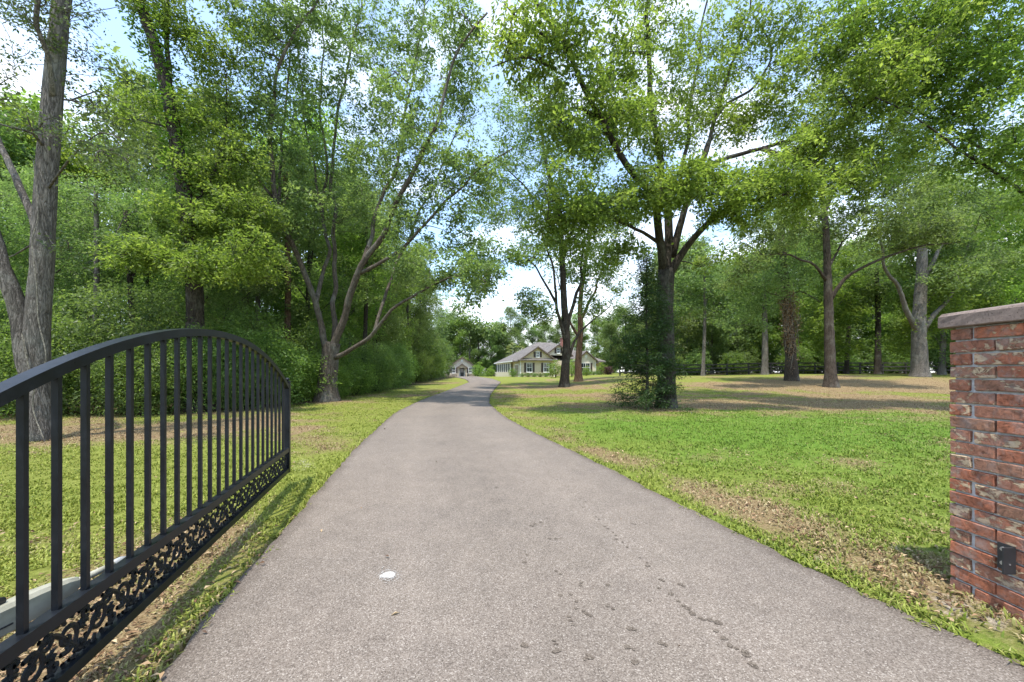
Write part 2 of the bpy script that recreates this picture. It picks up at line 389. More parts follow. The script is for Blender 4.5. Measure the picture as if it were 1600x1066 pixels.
# ------------------------------------------------------------------ driveway slab
ys = np.concatenate([np.arange(-6, 1, .5), np.arange(1, 14, .08), np.arange(14, 86.4, .4), [86.4]])
er_ = np.random.default_rng(5)
jl = np.interp(ys, np.linspace(-6, 87, 900), er_.normal(size=900)*.012); jr = np.interp(ys, np.linspace(-6, 87, 900), er_.normal(size=900)*.012)
ts = np.array([0, .012, .03, .08, .2, .35, .5, .65, .8, .92, .97, .988, 1])
xl, xr = drv_l(ys)+jl, drv_r(ys)+jr
X = xl[:,None]*(1-ts)+xr[:,None]*ts; Y = np.repeat(ys[:,None], len(ts), 1)
Z = terrain(X, Y) + .024 + .012*np.sin(np.pi*ts)[None,:]
ed = np.minimum(ts, 1-ts)[None,:]*(xr-xl)[:,None]
Vt = np.stack([X, Y, Z], -1)
Vb = Vt[:, [0, -1]].copy(); Vb[:,:,2] -= .09
nT = len(ts); it = np.arange(len(ys)*nT).reshape(len(ys), nT)
ib = len(ys)*nT + np.arange(len(ys)*2).reshape(len(ys), 2)
Q = [np.stack([it[:-1,:-1], it[:-1,1:], it[1:,1:], it[1:,:-1]], -1).reshape(-1,4),
     np.stack([ib[:-1,0], it[:-1,0], it[1:,0], ib[1:,0]], -1), np.stack([it[:-1,-1], ib[:-1,1], ib[1:,1], it[1:,-1]], -1)]
me = mesh_np('driveway', np.vstack([Vt.reshape(-1,3), Vb.reshape(-1,3)]), np.vstack(Q), None, False,
             {'edge': ('POINT', np.concatenate([ed.ravel()/.35, np.zeros(len(ys)*2)])), 'across': ('POINT', np.concatenate([np.tile(ts, len(ys)), np.zeros(len(ys)*2)]))})
tag(obj('driveway', me, M['drive']), kind='structure')
def drive_z(x, y):
    t = (x-drv_l(y))/(drv_r(y)-drv_l(y)); return float(terrain(x, y) + .024 + .012*np.sin(np.pi*np.clip(t, 0, 1)))

# damp spots and the white paint splash, lying on the slab
def blot(mb, px, py, r, seed, el=1.0, lift=.003, rag=.28):
    g = ground_at(px, py); rr = np.random.default_rng(seed); k = 16
    a = np.linspace(0, 2*np.pi, k, endpoint=False); rad = r*(1+rag*rr.normal(size=k))
    rad = np.clip((rad+np.roll(rad, 1))/2, .35*r, 1.7*r); x = g[0]+rad*np.cos(a)*el; y = g[1]+rad*np.sin(a)
    V = [(g[0], g[1], drive_z(g[0], g[1])+lift)] + [(p, q, drive_z(p, q)+lift) for p, q in zip(x, y)]
    mb.add(V, None, [(0, i+1, (i+1) % k+1) for i in range(k)])
SPOTS = [(776,767,.03),(782,756,.018),(769,786,.02),(779,787,.018),(794,810,.02),(813,803,.02),(831,829,.035),(836,826,.025),(844,823,.02),(855,817,.014),
 (859,850,.022),(869,850,.022),(820,888,.03),(824,876,.015),(869,902,.022),(876,907,.022),(876,941,.025),(892,940,.016),(901,951,.02),(908,921,.02),(907,925,.016),(951,925,.022),
 (950,958,.026),(958,963,.018),(889,976,.02),(891,982,.026),(895,989,.014),(917,971,.026),(923,974,.016),(900,962,.014),(912,967,.012),(985,995,.032),(992,997,.02),(819,1021,.03),(868,1020,.018),
 (870,1031,.03),(866,1014,.012),(981,1024,.03),(990,1028,.016),(921,1040,.032),(913,1044,.018),(992,1049,.03),(1033,1018,.03),(1040,1022,.022),(1012,893,.024),(1000,880,.018),(1011,888,.012),(980,863,.022),
 (972,855,.018),(963,850,.018),(962,844,.016),(950,833,.02),(958,839,.012),(945,830,.015),(931,814,.018),(936,818,.014),(915,790,.016),(911,799,.013),(906,785,.012),(889,771,.018),(893,775,.012),(887,766,.012),
 (865,751,.014),(871,754,.016),(857,742,.012),(850,733,.012),(843,724,.012),(841,720,.010),(862,729,.012),(848,760,.012),(838,770,.014),(846,777,.014),(851,769,.012),(858,768,.012),(826,788,.014),(849,793,.016),
 (829,768,.010),(836,755,.010),(817,744,.010),(802,738,.010),(795,727,.010),(783,730,.010),(779,731,.010),(745,723,.012),(751,724,.010),(725,730,.012),(729,727,.010),(749,710,.010),(799,707,.010),(830,708,.010),
 (1032,915,.022),(1037,918,.016),(1030,929,.018),(1064,923,.024),(1069,926,.018),(1015,949,.018),(1048,938,.03),(1060,950,.02),(1068,957,.022),(1074,962,.03),(1082,970,.035),(1095,977,.02),(1100,980,.015),
 (1110,981,.026),(1121,985,.034),(1119,998,.02),(1130,1010,.028),(1141,1021,.022),(1150,1026,.016),(1163,1031,.03),(1167,1037,.03),(1176,1052,.032),(1181,1056,.02),
 (993,826,.012),(988,825,.010),(1010,824,.010),(1050,818,.014),(744,825,.012),(757,784,.010),(770,790,.010)]
mb = MB()
for i, (px, py, r) in enumerate(SPOTS): blot(mb, px, py, max(.008, r*.47), 100+i, 1.15)
tag(mb.build('damp_spots', M['damp']), 'trail of dark damp spots scattered along the driveway', 'spots', kind='stuff')
m, n, l, b = mat('white_paint')
c = coords(n, l); a = N(n, 'TexNoise', Scale=110, Detail=4); l.new(c, a.inputs['Vector'])
r = ramp(n, [(.35, (.25,.22,.2)), (.5, (.36,.34,.31)), (.7, (.45,.44,.42))]); l.new(a.outputs['Fac'], r.inputs[0]); l.new(r.outputs[0], b.inputs['Base Color']); b.inputs['Roughness'].default_value = .8
M['paint'] = m
mb = MB(); blot(mb, 607, 908, .036, 5, 1.3, .004, .12)
for i in range(150):
    a_ = er_.random()*6.28; q = 8+er_.random()*er_.random()*12; blot(mb, 607+q*1.25*math.cos(a_), 908+q*.8*math.sin(a_), .0012+.0022*er_.random(), 600+i, 1, .0045)
tag(mb.build('paint_splash', M['paint']), 'white paint splash on the near driveway', 'paint mark')

# ------------------------------------------------------------------ grass blades and fallen leaves
def grass_material():
    m, n, l, b = mat('grass_blades')
    t = N(n, 'Attribute', attribute_name='tint').outputs['Fac']; d = N(n, 'Attribute', attribute_name='dry').outputs['Fac']; lu = N(n, 'Attribute', attribute_name='lush').outputs['Fac']
    g1_ = ramp(n, [(0, (.12,.15,.018)), (.5, (.235,.275,.038)), (1, (.38,.39,.085))]); l.new(t, g1_.inputs[0])
    g2_ = ramp(n, [(0, (.05,.12,.010)), (.5, (.125,.205,.025)), (1, (.21,.285,.05))]); l.new(t, g2_.inputs[0])
    d_ = ramp(n, [(0, (.20,.14,.065)), (.5, (.34,.26,.13)), (1, (.48,.40,.23))]); l.new(t, d_.inputs[0])
    col = mixc(n, l, d, mixc(n, l, lu, g1_.outputs[0], g2_.outputs[0]), d_.outputs[0])
    l.new(col, b.inputs['Base Color']); b.inputs['Roughness'].default_value = .55; b.inputs['Specular IOR Level'].default_value = .3
    tr = N(n, 'BsdfTranslucent'); l.new(col, tr.inputs['Color']); ms = N(n, 'MixShader'); ms.inputs[0].default_value = .3
    l.new(b.outputs[0], ms.inputs[1]); l.new(tr.outputs[0], ms.inputs[2]); l.new(ms.outputs[0], n['Material Output'].inputs['Surface'])
    return m
M['grass'] = grass_material()
def scatter(n, ymax, ymin=1.0, p=1.0):   # points in the camera's wedge, a little wider, denser close by
    u = rng.random(n); Y_ = ymin*(ymax/ymin)**(u**p); X_ = (rng.random(n)*2-1)*(1.5*Y_+.6); return X_, Y_
PIL = (2.40, 1.597, 2.908, 2.105)        # brick pillar footprint x0 y0 x1 y1
def keep_off(x, y): return (x > PIL[0]-.01) & (x < PIL[2]+.01) & (y > PIL[1]-.01) & (y < PIL[3]+.01)
def make_grass(n, ymax):
    x, y = scatter(n, ymax)
    # tufts: pull blades together
    tx = np.round(x/.07)*.07+.05*np.sin(y*40); x = x + .25*(tx-x)
    dry_, bare_ = cover(x, y)
    tuft = fbm(x, y, 7, 50)
    pk = np.clip(1.25 - 1.0*bare_ - .62*dry_, .0, 1)*np.clip(.1+2.6*(tuft-.3), 0, 1)
    wd_ = wood_edge(x, y)
    ok = (rng.random(n) < pk*(1-.85*wd_)) & ~on_drive(x, y, -.015) & ~keep_off(x, y)
    x, y, dry_ = x[ok], y[ok], dry_[ok]; k = len(x); z = terrain(x, y) - .006
    lu = np.clip(lush_at(x, y)+.25*(rng.random(k)-.5), 0, 1)
    isdry = np.clip((dry_ + .7*(rng.random(k)-.55) - .32)*2.6, 0, 1)
    edge = np.minimum(np.abs(x-drv_r(y)), np.abs(drv_l(y)-x))
    L = (.017+.026*rng.random(k))*(1-.3*isdry)*(1+.4*lu)*(1+.015*y)*(1+.35*np.exp(-(edge/.1)**2))
    wdt = (.0028+.0026*rng.random(k))*(1+.11*y)
    az = rng.random(k)*2*np.pi; lean = .35+.75*rng.random(k)
    d = np.stack([np.cos(az), np.sin(az), 0*az], -1); s_ = np.stack([-np.sin(az), np.cos(az), 0*az], -1)
    B = np.stack([x, y, z], -1); up = np.array([0, 0, 1.])
    mid = B + d*(L*lean*.35)[:,None] + up*(L*.62)[:,None]; tip = B + d*(L*lean)[:,None] + up*(L*(1.0-.3*lean))[:,None]
    V = np.stack([B-s_*wdt[:,None], B+s_*wdt[:,None], mid+s_*(wdt*.8)[:,None], mid-s_*(wdt*.8)[:,None], tip], 1).reshape(-1, 3)
    i = np.arange(k)*5
    qd = np.stack([i, i+1, i+2, i+3], -1); tr_ = np.stack([i+3, i+2, i+4], -1)
    tint = np.clip(.5+.28*rng.normal(size=k)+.5*(fbm(x, y, 1.1, 60)-.5), 0, 1)
    rep = lambda a: ('FACE', np.concatenate([a, a]))
    me = mesh_np('grass', V, qd, tr_, False, {'tint': rep(tint), 'dry': rep(isdry), 'lush': rep(lu)})
    return tag(obj('lawn_grass', me, M['grass']), 'short patchy lawn grass on both sides of the driveway', 'grass', kind='stuff')
make_grass(520000, 24)

m, n, l, b = mat('fallen_leaves')
t = N(n, 'Attribute', attribute_name='tint').outputs['Fac']
r = ramp(n, [(0, (.07,.035,.018)), (.4, (.19,.105,.05)), (.75, (.33,.22,.12)), (1, (.45,.34,.20))]); l.new(t, r.inputs[0]); l.new(r.outputs[0], b.inputs['Base Color']); b.inputs['Roughness'].default_value = .8
M['litter'] = m
def leaf_quads(P, nrm, d, L, Wd, fold=.18):
    """diamond leaves folded along the midrib"""
    s_ = np.cross(nrm, d); s_ /= np.linalg.norm(s_, axis=1)[:,None]+1e-9
    k = len(P); c = P + d*(L*.45)[:,None]
    up = nrm*(Wd*fold)[:,None]
    V = np.stack([P, c+s_*(Wd*.5)[:,None]+up, P+d*L[:,None]-nrm*(L*.12)[:,None], c-s_*(Wd*.5)[:,None]+up], 1).reshape(-1, 3)
    return V, np.arange(k*4).reshape(-1, 4)
def make_litter(n, ymax):
    x, y = scatter(n, ymax); dry_, bare_ = cover(x, y)
    ok = (rng.random(n) < np.clip(dry_**1.8+.03, 0, 1)*np.where(y < 5, .4, .8)) & ~keep_off(x, y) & (~on_drive(x, y, -.02) | (rng.random(n) < .0035))
    x, y = x[ok], y[ok]; k = len(x); z = terrain(x, y) + .012 + .012*rng.random(k) + np.where(on_drive(x, y, 0), .024, 0)
    az = rng.random(k)*6.283; nr = np.stack([.35*rng.normal(size=k), .35*rng.normal(size=k), np.ones(k)], -1); nr /= np.linalg.norm(nr, axis=1)[:,None]
    d = np.stack([np.cos(az), np.sin(az), 0*az], -1); d -= nr*np.sum(d*nr, 1)[:,None]; d /= np.linalg.norm(d, axis=1)[:,None]
    L = (.016+.024*rng.random(k))*(1+.045*y); V, q = leaf_quads(np.stack([x, y, z], -1), nr, d, L, L*(.3+.25*rng.random(k)), .3)
    me = mesh_np('fallen_leaves', V, q, None, False, {'tint': ('FACE', rng.random(k))})
    tag(obj('fallen_leaves', me, M['litter']), 'dry brown leaves fallen on the lawn', 'leaves', kind='stuff')
make_litter(130000, 34)

# ------------------------------------------------------------------ black iron gate, swung open
m, n, l, b = mat('black_gate_paint')
c = coords(n, l); a = N(n, 'TexNoise', Scale=9, Detail=5, Roughness=.7); l.new(c, a.inputs['Vector'])
r = ramp(n, [(.3, (.006,.007,.009)), (.55, (.010,.012,.015)), (.75, (.02,.022,.025))]); l.new(a.outputs['Fac'], r.inputs[0]); l.new(r.outputs[0], b.inputs['Base Color'])
rr_ = ramp(n, [(.3, (.26,)*3), (.7, (.42,)*3)]); l.new(a.outputs['Fac'], rr_.inputs[0]); l.new(rr_.outputs[0], b.inputs['Roughness'])
b.inputs['Specular IOR Level'].default_value = .2
bump(n, l, a.outputs['Fac'], b, .12, .004)
M['iron'] = m
SP = .127                                 # bar spacing
GD = np.array([-.2933, .9560])            # direction of the leaf on the ground, away from the hinge
G0 = np.array([-1.538, 1.189])            # bar 0
K0, K1 = -2.6, 24.35                      # hinge end and latch end in bar spacings
org = G0 + GD*SP*K0
gate = empty('gate', (org[0]+.017, org[1]+.004, .02), math.atan2(GD[1], GD[0]))
tag(gate, 'black iron gate leaf with arched top, swung open on the left', 'gate')
LEN = (K1-K0)*SP
top_k = np.array([-3, -.4, 3, 8, 11.5, 16, 20, 24.5]); top_z = np.array([1.02, 1.19, 1.335, 1.465, 1.497, 1.432, 1.315, 1.06])
_p = np.polyfit(top_k, top_z, 4)
def top_at(k): return np.polyval(_p, k) - .02
zb = -.02
mb = MB(); mb.box((0, -.0225, .345), (LEN-.02, .0225, .39)); mid = mb.mesh('mid_rail')
R_ = 0.045
obj('mid_rail', mid, M['iron'], gate)
MB().box((0, -.022, .125), (LEN-.02, .022, .167)).build('bottom_rail', M['iron'], gate)
ks = np.linspace(K0, K1-.2, 60); V, Q = [], []
for i, k in enumerate(ks):
    x = (k-K0)*SP; z1 = top_at(k); z0 = z1-.042
    V += [(x, -.024, z0), (x, .024, z0), (x, .024, z1), (x, -.024, z1)]
    if i: a_ = 4*(i-1); Q += [(a_+j, a_+4+j, a_+4+(j+1) % 4, a_+(j+1) % 4) for j in range(4)]
Q += [(0, 1, 2, 3), (4*59+3, 4*59+2, 4*59+1, 4*59)]
obj('top_rail', mesh_np('top_rail', V, Q), M['iron'], gate)
for k in range(-2, 24):
    x = (k-K0)*SP; h_ = .0092
    za, zb_ = top_at(k-.07)-.0425, top_at(k+.07)-.0425
    V = [(x-h_,-h_,.3905),(x+h_,-h_,.3905),(x+h_,h_,.3905),(x-h_,h_,.3905),(x-h_,-h_,za),(x+h_,-h_,zb_),(x+h_,h_,zb_),(x-h_,h_,za)]
    MB().add(V, [(0,3,2,1),(4,5,6,7),(0,1,5,4),(1,2,6,5),(2,3,7,6),(3,0,4,7)]).build('bar', M['iron'], gate)
def post(x0, x1, ztop, name):
    o = MB().box((x0, -.0255, .118), (x1, .0255, ztop)).build(name, M['iron'], gate); return o
pe = post(LEN-.0195, LEN+.0295, top_at(K1)+.045, 'end_post'); post(-.05, -.0005, top_at(K0)+.012, 'hinge_post')
zt = top_at(K1)+.045; xm = LEN+.005
th = np.linspace(0, np.pi, 9); MB().tube(np.stack([0*th+xm, 0*th, zt+.028-.02*np.cos(th)], -1), .02*np.sin(th)+.0008, 12).build('ball_finial', M['iron'], pe, True)
MB().box((xm-.029, -.03, zt), (xm+.029, .03, zt+.01)).build('post_cap', M['iron'], pe)
# cast scroll panel: an S-vine with spirals and acanthus leaves
def scroll_mesh(Lp_, H_):
    mb = MB()
    def stroke(pts, w0, w1, t=.011):
        P = spline([(x, 0, z) for x, z in pts], .012); k = len(P)
        wv = 1.2*np.interp(np.linspace(0, 1, k), [0, .35, 1], [w0, max(w0, w1)*1.15, w1])
        T = np.gradient(P, axis=0); T /= np.linalg.norm(T, axis=1)[:,None]+1e-9
        nrm = np.stack([-T[:,2], 0*T[:,0], T[:,0]], -1)
        A, B_, C_ = P+nrm*wv[:,None], P-nrm*wv[:,None], P
        off = np.array([0, t*.5, 0]); V = np.stack([A-off*.4, C_-off, B_-off*.4, B_+off*.4, C_+off, A+off*.4], 1).reshape(-1, 3)
        i, j = np.meshgrid(np.arange(k-1), np.arange(6), indexing='ij'); j2 = (j+1) % 6
        mb.add(V, np.stack([i*6+j, i*6+j2, (i+1)*6+j2, (i+1)*6+j], -1).reshape(-1, 4))
    def spiral(cx, cz, r0, a0, turns, sgn, w0=.007):
        tt = np.linspace(0, 1, 12); a = a0+sgn*turns*2*np.pi*tt; r_ = r0*(1-.78*tt)
        stroke(list(zip(cx+r_*np.cos(a), cz+r_*np.sin(a))), w0, .004)
        q = r_[-1]; th_ = np.linspace(0, 2*np.pi, 7, endpoint=False)
        stroke([(cx-.007, cz), (cx+.001, cz), (cx+.008, cz)], .008, .007, .016)
    def leaf(x, z, ang, ln, w_=.011, cv=.5):
        p = [(x, z)]
        for s_ in (.35, .7, 1.0):
            a = ang+cv*s_; p.append((x+ln*s_*math.cos(a), z+ln*s_*math.sin(a)))
        stroke(p, w_*.55, .0015)
        for s_, sg in ((.3, 1), (.45, -1), (.6, 1)):
            a = ang+cv*s_; bx, bz = x+ln*s_*math.cos(a), z+ln*s_*math.sin(a)
            stroke([(bx, bz), (bx+ln*.22*math.cos(a+sg*.8), bz+ln*.22*math.sin(a+sg*.8)), (bx+ln*.34*math.cos(a+sg*1.0), bz+ln*.34*math.sin(a+sg*1.0))], w_*.5, .0015)
    cz = H_/2
    xs_ = np.linspace(0, Lp_, 13); stroke(list(zip(xs_, cz-.30*H_*np.cos(2*np.pi*xs_/Lp_))), .007, .007)
    for cx, s_ in ((.27*Lp_, 1), (.77*Lp_, -1)):
        spiral(cx, cz-s_*.10*H_+s_*.06*H_, .30*H_, math.pi*(.5 if s_ > 0 else 1.5)+.6*s_, 1.35, -s_)
        spiral(cx+.20*Lp_, cz+s_*.27*H_, .17*H_, math.pi*(1.2 if s_ > 0 else .2), 1.1, s_, .006)
        spiral(cx-.19*Lp_, cz+s_*.30*H_, .13*H_, math.pi*(1.6 if s_ > 0 else .6), 1.0, -s_, .006)
        for dx, dz, an, ln in ((-.10, .40, .9, .055), (.02, .43, .1, .05), (.12, .36, -.8, .05), (-.22, .08, 2.2, .05), (.17, -.05, -.3, .05), (-.05, -.33, -2.2, .05), (.08, -.36, -1.2, .045), (-.02, -.02, 1.0, .045), (.22, -.38, -.4, .05), (-.17, -.40, 3.4, .045)):
            leaf(cx+dx*Lp_*.8, cz+s_*dz*H_, s_*an, ln, .011, .6*s_)
    me = mb.mesh('scroll_panel', False)
    # clip to the gap between the rails
    co = np.empty(len(me.vertices)*3, np.float32); me.vertices.foreach_get('co', co); co = co.reshape(-1, 3)
    co[:,2] = np.clip(co[:,2], .001, H_-.001); me.vertices.foreach_set('co', co.ravel()); me.update()
    return me
NP = 12; PL = (LEN-.02)/NP
sm = scroll_mesh(PL, .178)
for i in range(NP): obj('scroll_panel', sm, M['iron'], gate, (i*PL, 0, .167))

# gate opener behind the leaf
m, n, l, b = mat('cream_plastic')
c = coords(n, l); a = N(n, 'TexNoise', Scale=14, Detail=5); l.new(c, a.inputs['Vector'])
r = ramp(n, [(.35, (.27,.26,.20)), (.7, (.40,.385,.31))]); l.new(a.outputs['Fac'], r.inputs[0]); l.new(r.outputs[0], b.inputs['Base Color']); b.inputs['Roughness'].default_value = .5
M['cream'] = m
def plain(name, col, rough=.6, metal=0, var=.25, sc_=12):
    m, n, l, b = mat(name); c = coords(n, l); a = N(n, 'TexNoise', Scale=sc_, Detail=5); l.new(c, a.inputs['Vector'])
    lo = tuple(v*(1-var) for v in col); hi = tuple(min(1, v*(1+var*.6)) for v in col)
    r = ramp(n, [(.3, lo), (.7, hi)]); l.new(a.outputs['Fac'], r.inputs[0]); l.new(r.outputs[0], b.inputs['Base Color'])
    b.inputs['Roughness'].default_value = rough; b.inputs['Metallic'].default_value = metal; return m
M['black_plastic'] = plain('black_plastic', (.03,.03,.033), .5); M['steel'] = plain('zinc_steel', (.45,.46,.47), .4, .8); M['grey_plastic'] = plain('grey_plastic', (.33,.34,.34), .5)
A = at(186, 878, 1.70); Bp = at(0, 966, 1.27)
dv = Bp-A; Ld = np.linalg.norm(dv); dv /= Ld
opn = empty('gate_opener', tuple(A)); tag(opn, 'cream gate opener arm fixed behind the gate', 'gate opener')
zl = Vector((0, 0, 1)); xd = Vector(dv); yd = zl.cross(xd).normalized(); zd = xd.cross(yd).normalized()
opn.rotation_euler = Matrix((xd, yd, zd)).transposed().to_euler()
MB().tube([(.02,0,0),(.2,0,0)], .0135, 14).build('push_tube', M['cream'], opn, True)
MB().tube([(-.035,0,0),(-.01,0,.002),(.03,0,0)], [.012,.017,.018], 12).build('tube_end', M['grey_plastic'], opn, True)
mb = MB()
for (x, w_, z0, z1) in ():
    pass
prof = [(.19,.018,-.02,.022),(.24,.026,-.034,.034),(.34,.032,-.045,.042),(.60,.036,-.05,.046),(.95,.036,-.05,.046)]
V, Q = [], []
for i, (x, w_, z0, z1) in enumerate(prof):
    V += [(x,-w_,z0),(x,w_,z0),(x,w_,z1-.012),(x,w_*.6,z1),(x,-w_*.6,z1),(x,-w_,z1-.012)]
    if i: a_ = 6*(i-1); Q += [(a_+j, a_+(j+1) % 6, a_+6+(j+1) % 6, a_+6+j) for j in range(6)]
k = 6*(len(prof)-1)
obj('housing', mesh_np('housing', V, Q, [(0,2,1),(0,3,2),(0,4,3),(0,5,4),(k,k+1,k+2),(k,k+2,k+3),(k,k+3,k+4),(k,k+4,k+5)]), M['cream'], opn)
MB().box((.43,-.0375,-.022),(.95,.0375,-.018)).build('seam', M['black_plastic'], opn)
MB().tube([(.42,-.01,.05),(.50,-.01,.062),(.60,-.01,.062)], [.012,.021,.021], 12).build('release_cover', M['black_plastic'], opn, True)
MB().box((-.03,-.006,-.02),(.0,.03,-.012)).build('fixing_bracket', M['steel'], opn)

# ------------------------------------------------------------------ brick pillar
def brick_material():
    m, n, l, b = mat('used_brick')
    g = N(n, 'TexCoord'); oi = N(n, 'ObjectInfo')
    va = N(n, 'VectorMath', operation='MULTIPLY_ADD'); va.inputs[1].default_value = (1,1,1)
    l.new(g.outputs['Object'], va.inputs[0])
    cmb = N(n, 'CombineXYZ'); rs = mathn(n, l, 'MULTIPLY', oi.outputs['Random'], 40.0)
    for i in range(3): l.new(rs, cmb.inputs[i])
    l.new(cmb.outputs[0], va.inputs[2]); c = va.outputs[0]
    base = ramp(n, [(0, (.30,.115,.068)), (.22, (.38,.14,.078)), (.42, (.26,.12,.08)), (.58, (.34,.155,.1)), (.74, (.25,.135,.09)), (.88, (.34,.145,.09)), (1, (.27,.155,.10))]); l.new(oi.outputs['Random'], base.inputs[0])
    a = N(n, 'TexNoise', Scale=34, Detail=9, Roughness=.72, Distortion=.8); l.new(c, a.inputs['Vector'])
    sh = ramp(n, [(.34, (.38,.36,.36)), (.47, (.85,.85,.85)), (.58, (1.15,1.12,1.1)), (.72, (1.6,1.5,1.4))]); l.new(a.outputs['Fac'], sh.inputs[0])
    col = mixc(n, l, 1.0, base.outputs[0], sh.outputs[0], 'MULTIPLY')
    st = N(n, 'Mapping'); st.inputs['Scale'].default_value = (.8,.8,1.3); l.new(c, st.inputs[0])
    w1 = N(n, 'TexNoise', Scale=24, Detail=8, Roughness=.68, Distortion=.5); l.new(st.outputs[0], w1.inputs['Vector'])
    k1 = mathn(n, l, 'ADD', w1.outputs['Fac'], mathn(n, l, 'MULTIPLY', mathn(n, l, 'FRACT', mathn(n, l, 'MULTIPLY', oi.outputs['Random'], 7.31)), .16))
    r1 = ramp(n, [(.64, (0,0,0)), (.69, (1,1,1))]); l.new(k1, r1.inputs[0])
    col = mixc(n, l, mathn(n, l, 'MULTIPLY', r1.outputs[0], .85), col, (.56,.43,.28))
    w2 = N(n, 'TexNoise', Scale=14, Detail=7, Roughness=.7); l.new(c, w2.inputs['Vector'])
    r2 = ramp(n, [(.48, (0,0,0)), (.70, (.7,.7,.7))]); l.new(w2.outputs['Fac'], r2.inputs[0])
    col = mixc(n, l, r2.outputs[0], col, (.31,.25,.225))
    l.new(col, b.inputs['Base Color']); b.inputs['Roughness'].default_value = .9; b.inputs['Specular IOR Level'].default_value = .2
    hh = mathn(n, l, 'ADD', a.outputs['Fac'], mathn(n, l, 'MULTIPLY', r1.outputs[0], .3))
    bump(n, l, hh, b, 1.0, .010); return m
M['brick'] = brick_material()
m, n, l, b = mat('mortar')
c = coords(n, l); a = N(n, 'TexNoise', Scale=60, Detail=6); l.new(c, a.inputs['Vector'])
r = ramp(n, [(.3, (.34,.34,.34)), (.7, (.54,.53,.52))]); l.new(a.outputs['Fac'], r.inputs[0]); l.new(r.outputs[0], b.inputs['Base Color']); b.inputs['Roughness'].default_value = .95
bump(n, l, a.outputs['Fac'], b, .6, .006); M['mortar'] = m
m, n, l, b = mat('cast_stone')
c = coords(n, l); a = N(n, 'TexNoise', Scale=50, Detail=7, Roughness=.7); l.new(c, a.inputs['Vector'])
v = N(n, 'TexVoronoi', Scale=95); l.new(c, v.inputs['Vector'])
pit = ramp(n, [(.12, (.12,.12,.12)), (.22, (1,1,1))]); l.new(v.outputs['Distance'], pit.inputs[0])
r = ramp(n, [(.3, (.125,.09,.075)), (.7, (.225,.172,.143))]); l.new(a.outputs['Fac'], r.inputs[0])
vs = N(n, 'SeparateColor'); l.new(v.outputs['Color'], vs.inputs[0])
pg = ramp(n, [(.45, (0,0,0)), (.5, (1,1,1))]); l.new(vs.outputs[0], pg.inputs[0])
pm = mixc(n, l, pg.outputs[0], (1,1,1), pit.outputs[0])
l.new(mixc(n, l, .8, r.outputs[0], pm, 'MULTIPLY'), b.inputs['Base Color']); b.inputs['Roughness'].default_value = .9
bump(n, l, mathn(n, l, 'ADD', pm, mathn(n, l, 'MULTIPLY', a.outputs['Fac'], .4)), b, .9, .006); M['stone_cap'] = m
x0, y0, x1, y1 = PIL; CZ0 = .02; CO = .0677; NC = 21
PTOP = 1.4575
pil = empty('brick_pillar', ((x0+x1)/2, (y0+y1)/2, 0)); tag(pil, 'red brick gate pillar with cast stone cap at the right edge', 'pillar')
hx, hy = (x1-x0)/2, (y1-y0)/2
MB().box((-hx+.015, -hy+.015, -.1), (hx-.015, hy-.015, PTOP+.004)).build('mortar', M['mortar'], pil)
BL, BW, BH = .1937, .0921, .0575
def brick_mesh(seed):
    r_ = np.random.default_rng(seed); c_ = .0035
    xs_ = [-BL/2, -BL/2+c_, -BL/6, BL/6, BL/2-c_, BL/2]; zs_ = [-BH/2, -BH/2+c_, BH/2-c_, BH/2]
    V, Q = [], []
    # ring sections along x: rounded rectangle of 8 points
    for i, x in enumerate(xs_):
        e = c_ if i in (0, len(xs_)-1) else 0
        a, h = BW/2-e, BH/2-e
        ring = [(-a+c_,-h),(a-c_,-h),(a,-h+c_),(a,h-c_),(a-c_,h),(-a+c_,h),(-a,h-c_),(-a,-h+c_)]
        for (yy, zz) in ring:
            j = r_.normal(size=3)*[.0012, .0013, .0011]; V.append((x+j[0], yy+j[1], zz+j[2]))
        if i: q = 8*(i-1); Q += [(q+j, q+8+j, q+8+(j+1) % 8, q+(j+1) % 8) for j in range(8)]
    k = 8*(len(xs_)-1)
    T = [(0, j, j+1) for j in range(1, 7)] + [(k, k+j+1, k+j) for j in range(1, 7)]
    return mesh_np('brick', V, Q, T, False)
BM = [brick_mesh(i) for i in range(9)]
for me in BM: me.materials.append(M['brick'])
br_ = np.random.default_rng(11)
ROT = {}
for ci in range(NC):
    z = PTOP - .004 - BH/2 - ci*CO
    # pinwheel bond: each side starts at one end with a stretcher and finishes with the end of the next side's brick
    P4 = [(-hx, -hy), (hx, -hy), (hx, hy), (-hx, hy)]
    for s_ in range(4):
        if ci % 2 == 1: c0 = P4[s_]; c1 = P4[(s_+1) % 4]
        else: c0 = P4[(s_+1) % 4]; c1 = P4[s_]
        dx, dy = (c1[0]-c0[0]), (c1[1]-c0[1]); ln = math.hypot(dx, dy); dx /= ln; dy /= ln
        mx_, my_ = (P4[s_][0]+P4[(s_+1) % 4][0])/2, (P4[s_][1]+P4[(s_+1) % 4][1])/2; nl = math.hypot(mx_, my_); ox, oy = -mx_/nl, -my_/nl
        for q in range(2):
            t_ = BL/2 + q*(BL+.0095); out = br_.normal()*.0018
            o = obj('brick', BM[br_.integers(9)], None, pil, (c0[0]+dx*t_+ox*(BW/2-out-.001), c0[1]+dy*t_+oy*(BW/2-out-.001), z+br_.normal()*.0008))
            o.rotation_euler = (br_.normal()*.006, br_.normal()*.004, math.atan2(dy, dx) + math.pi*br_.integers(2) + br_.normal()*.006)
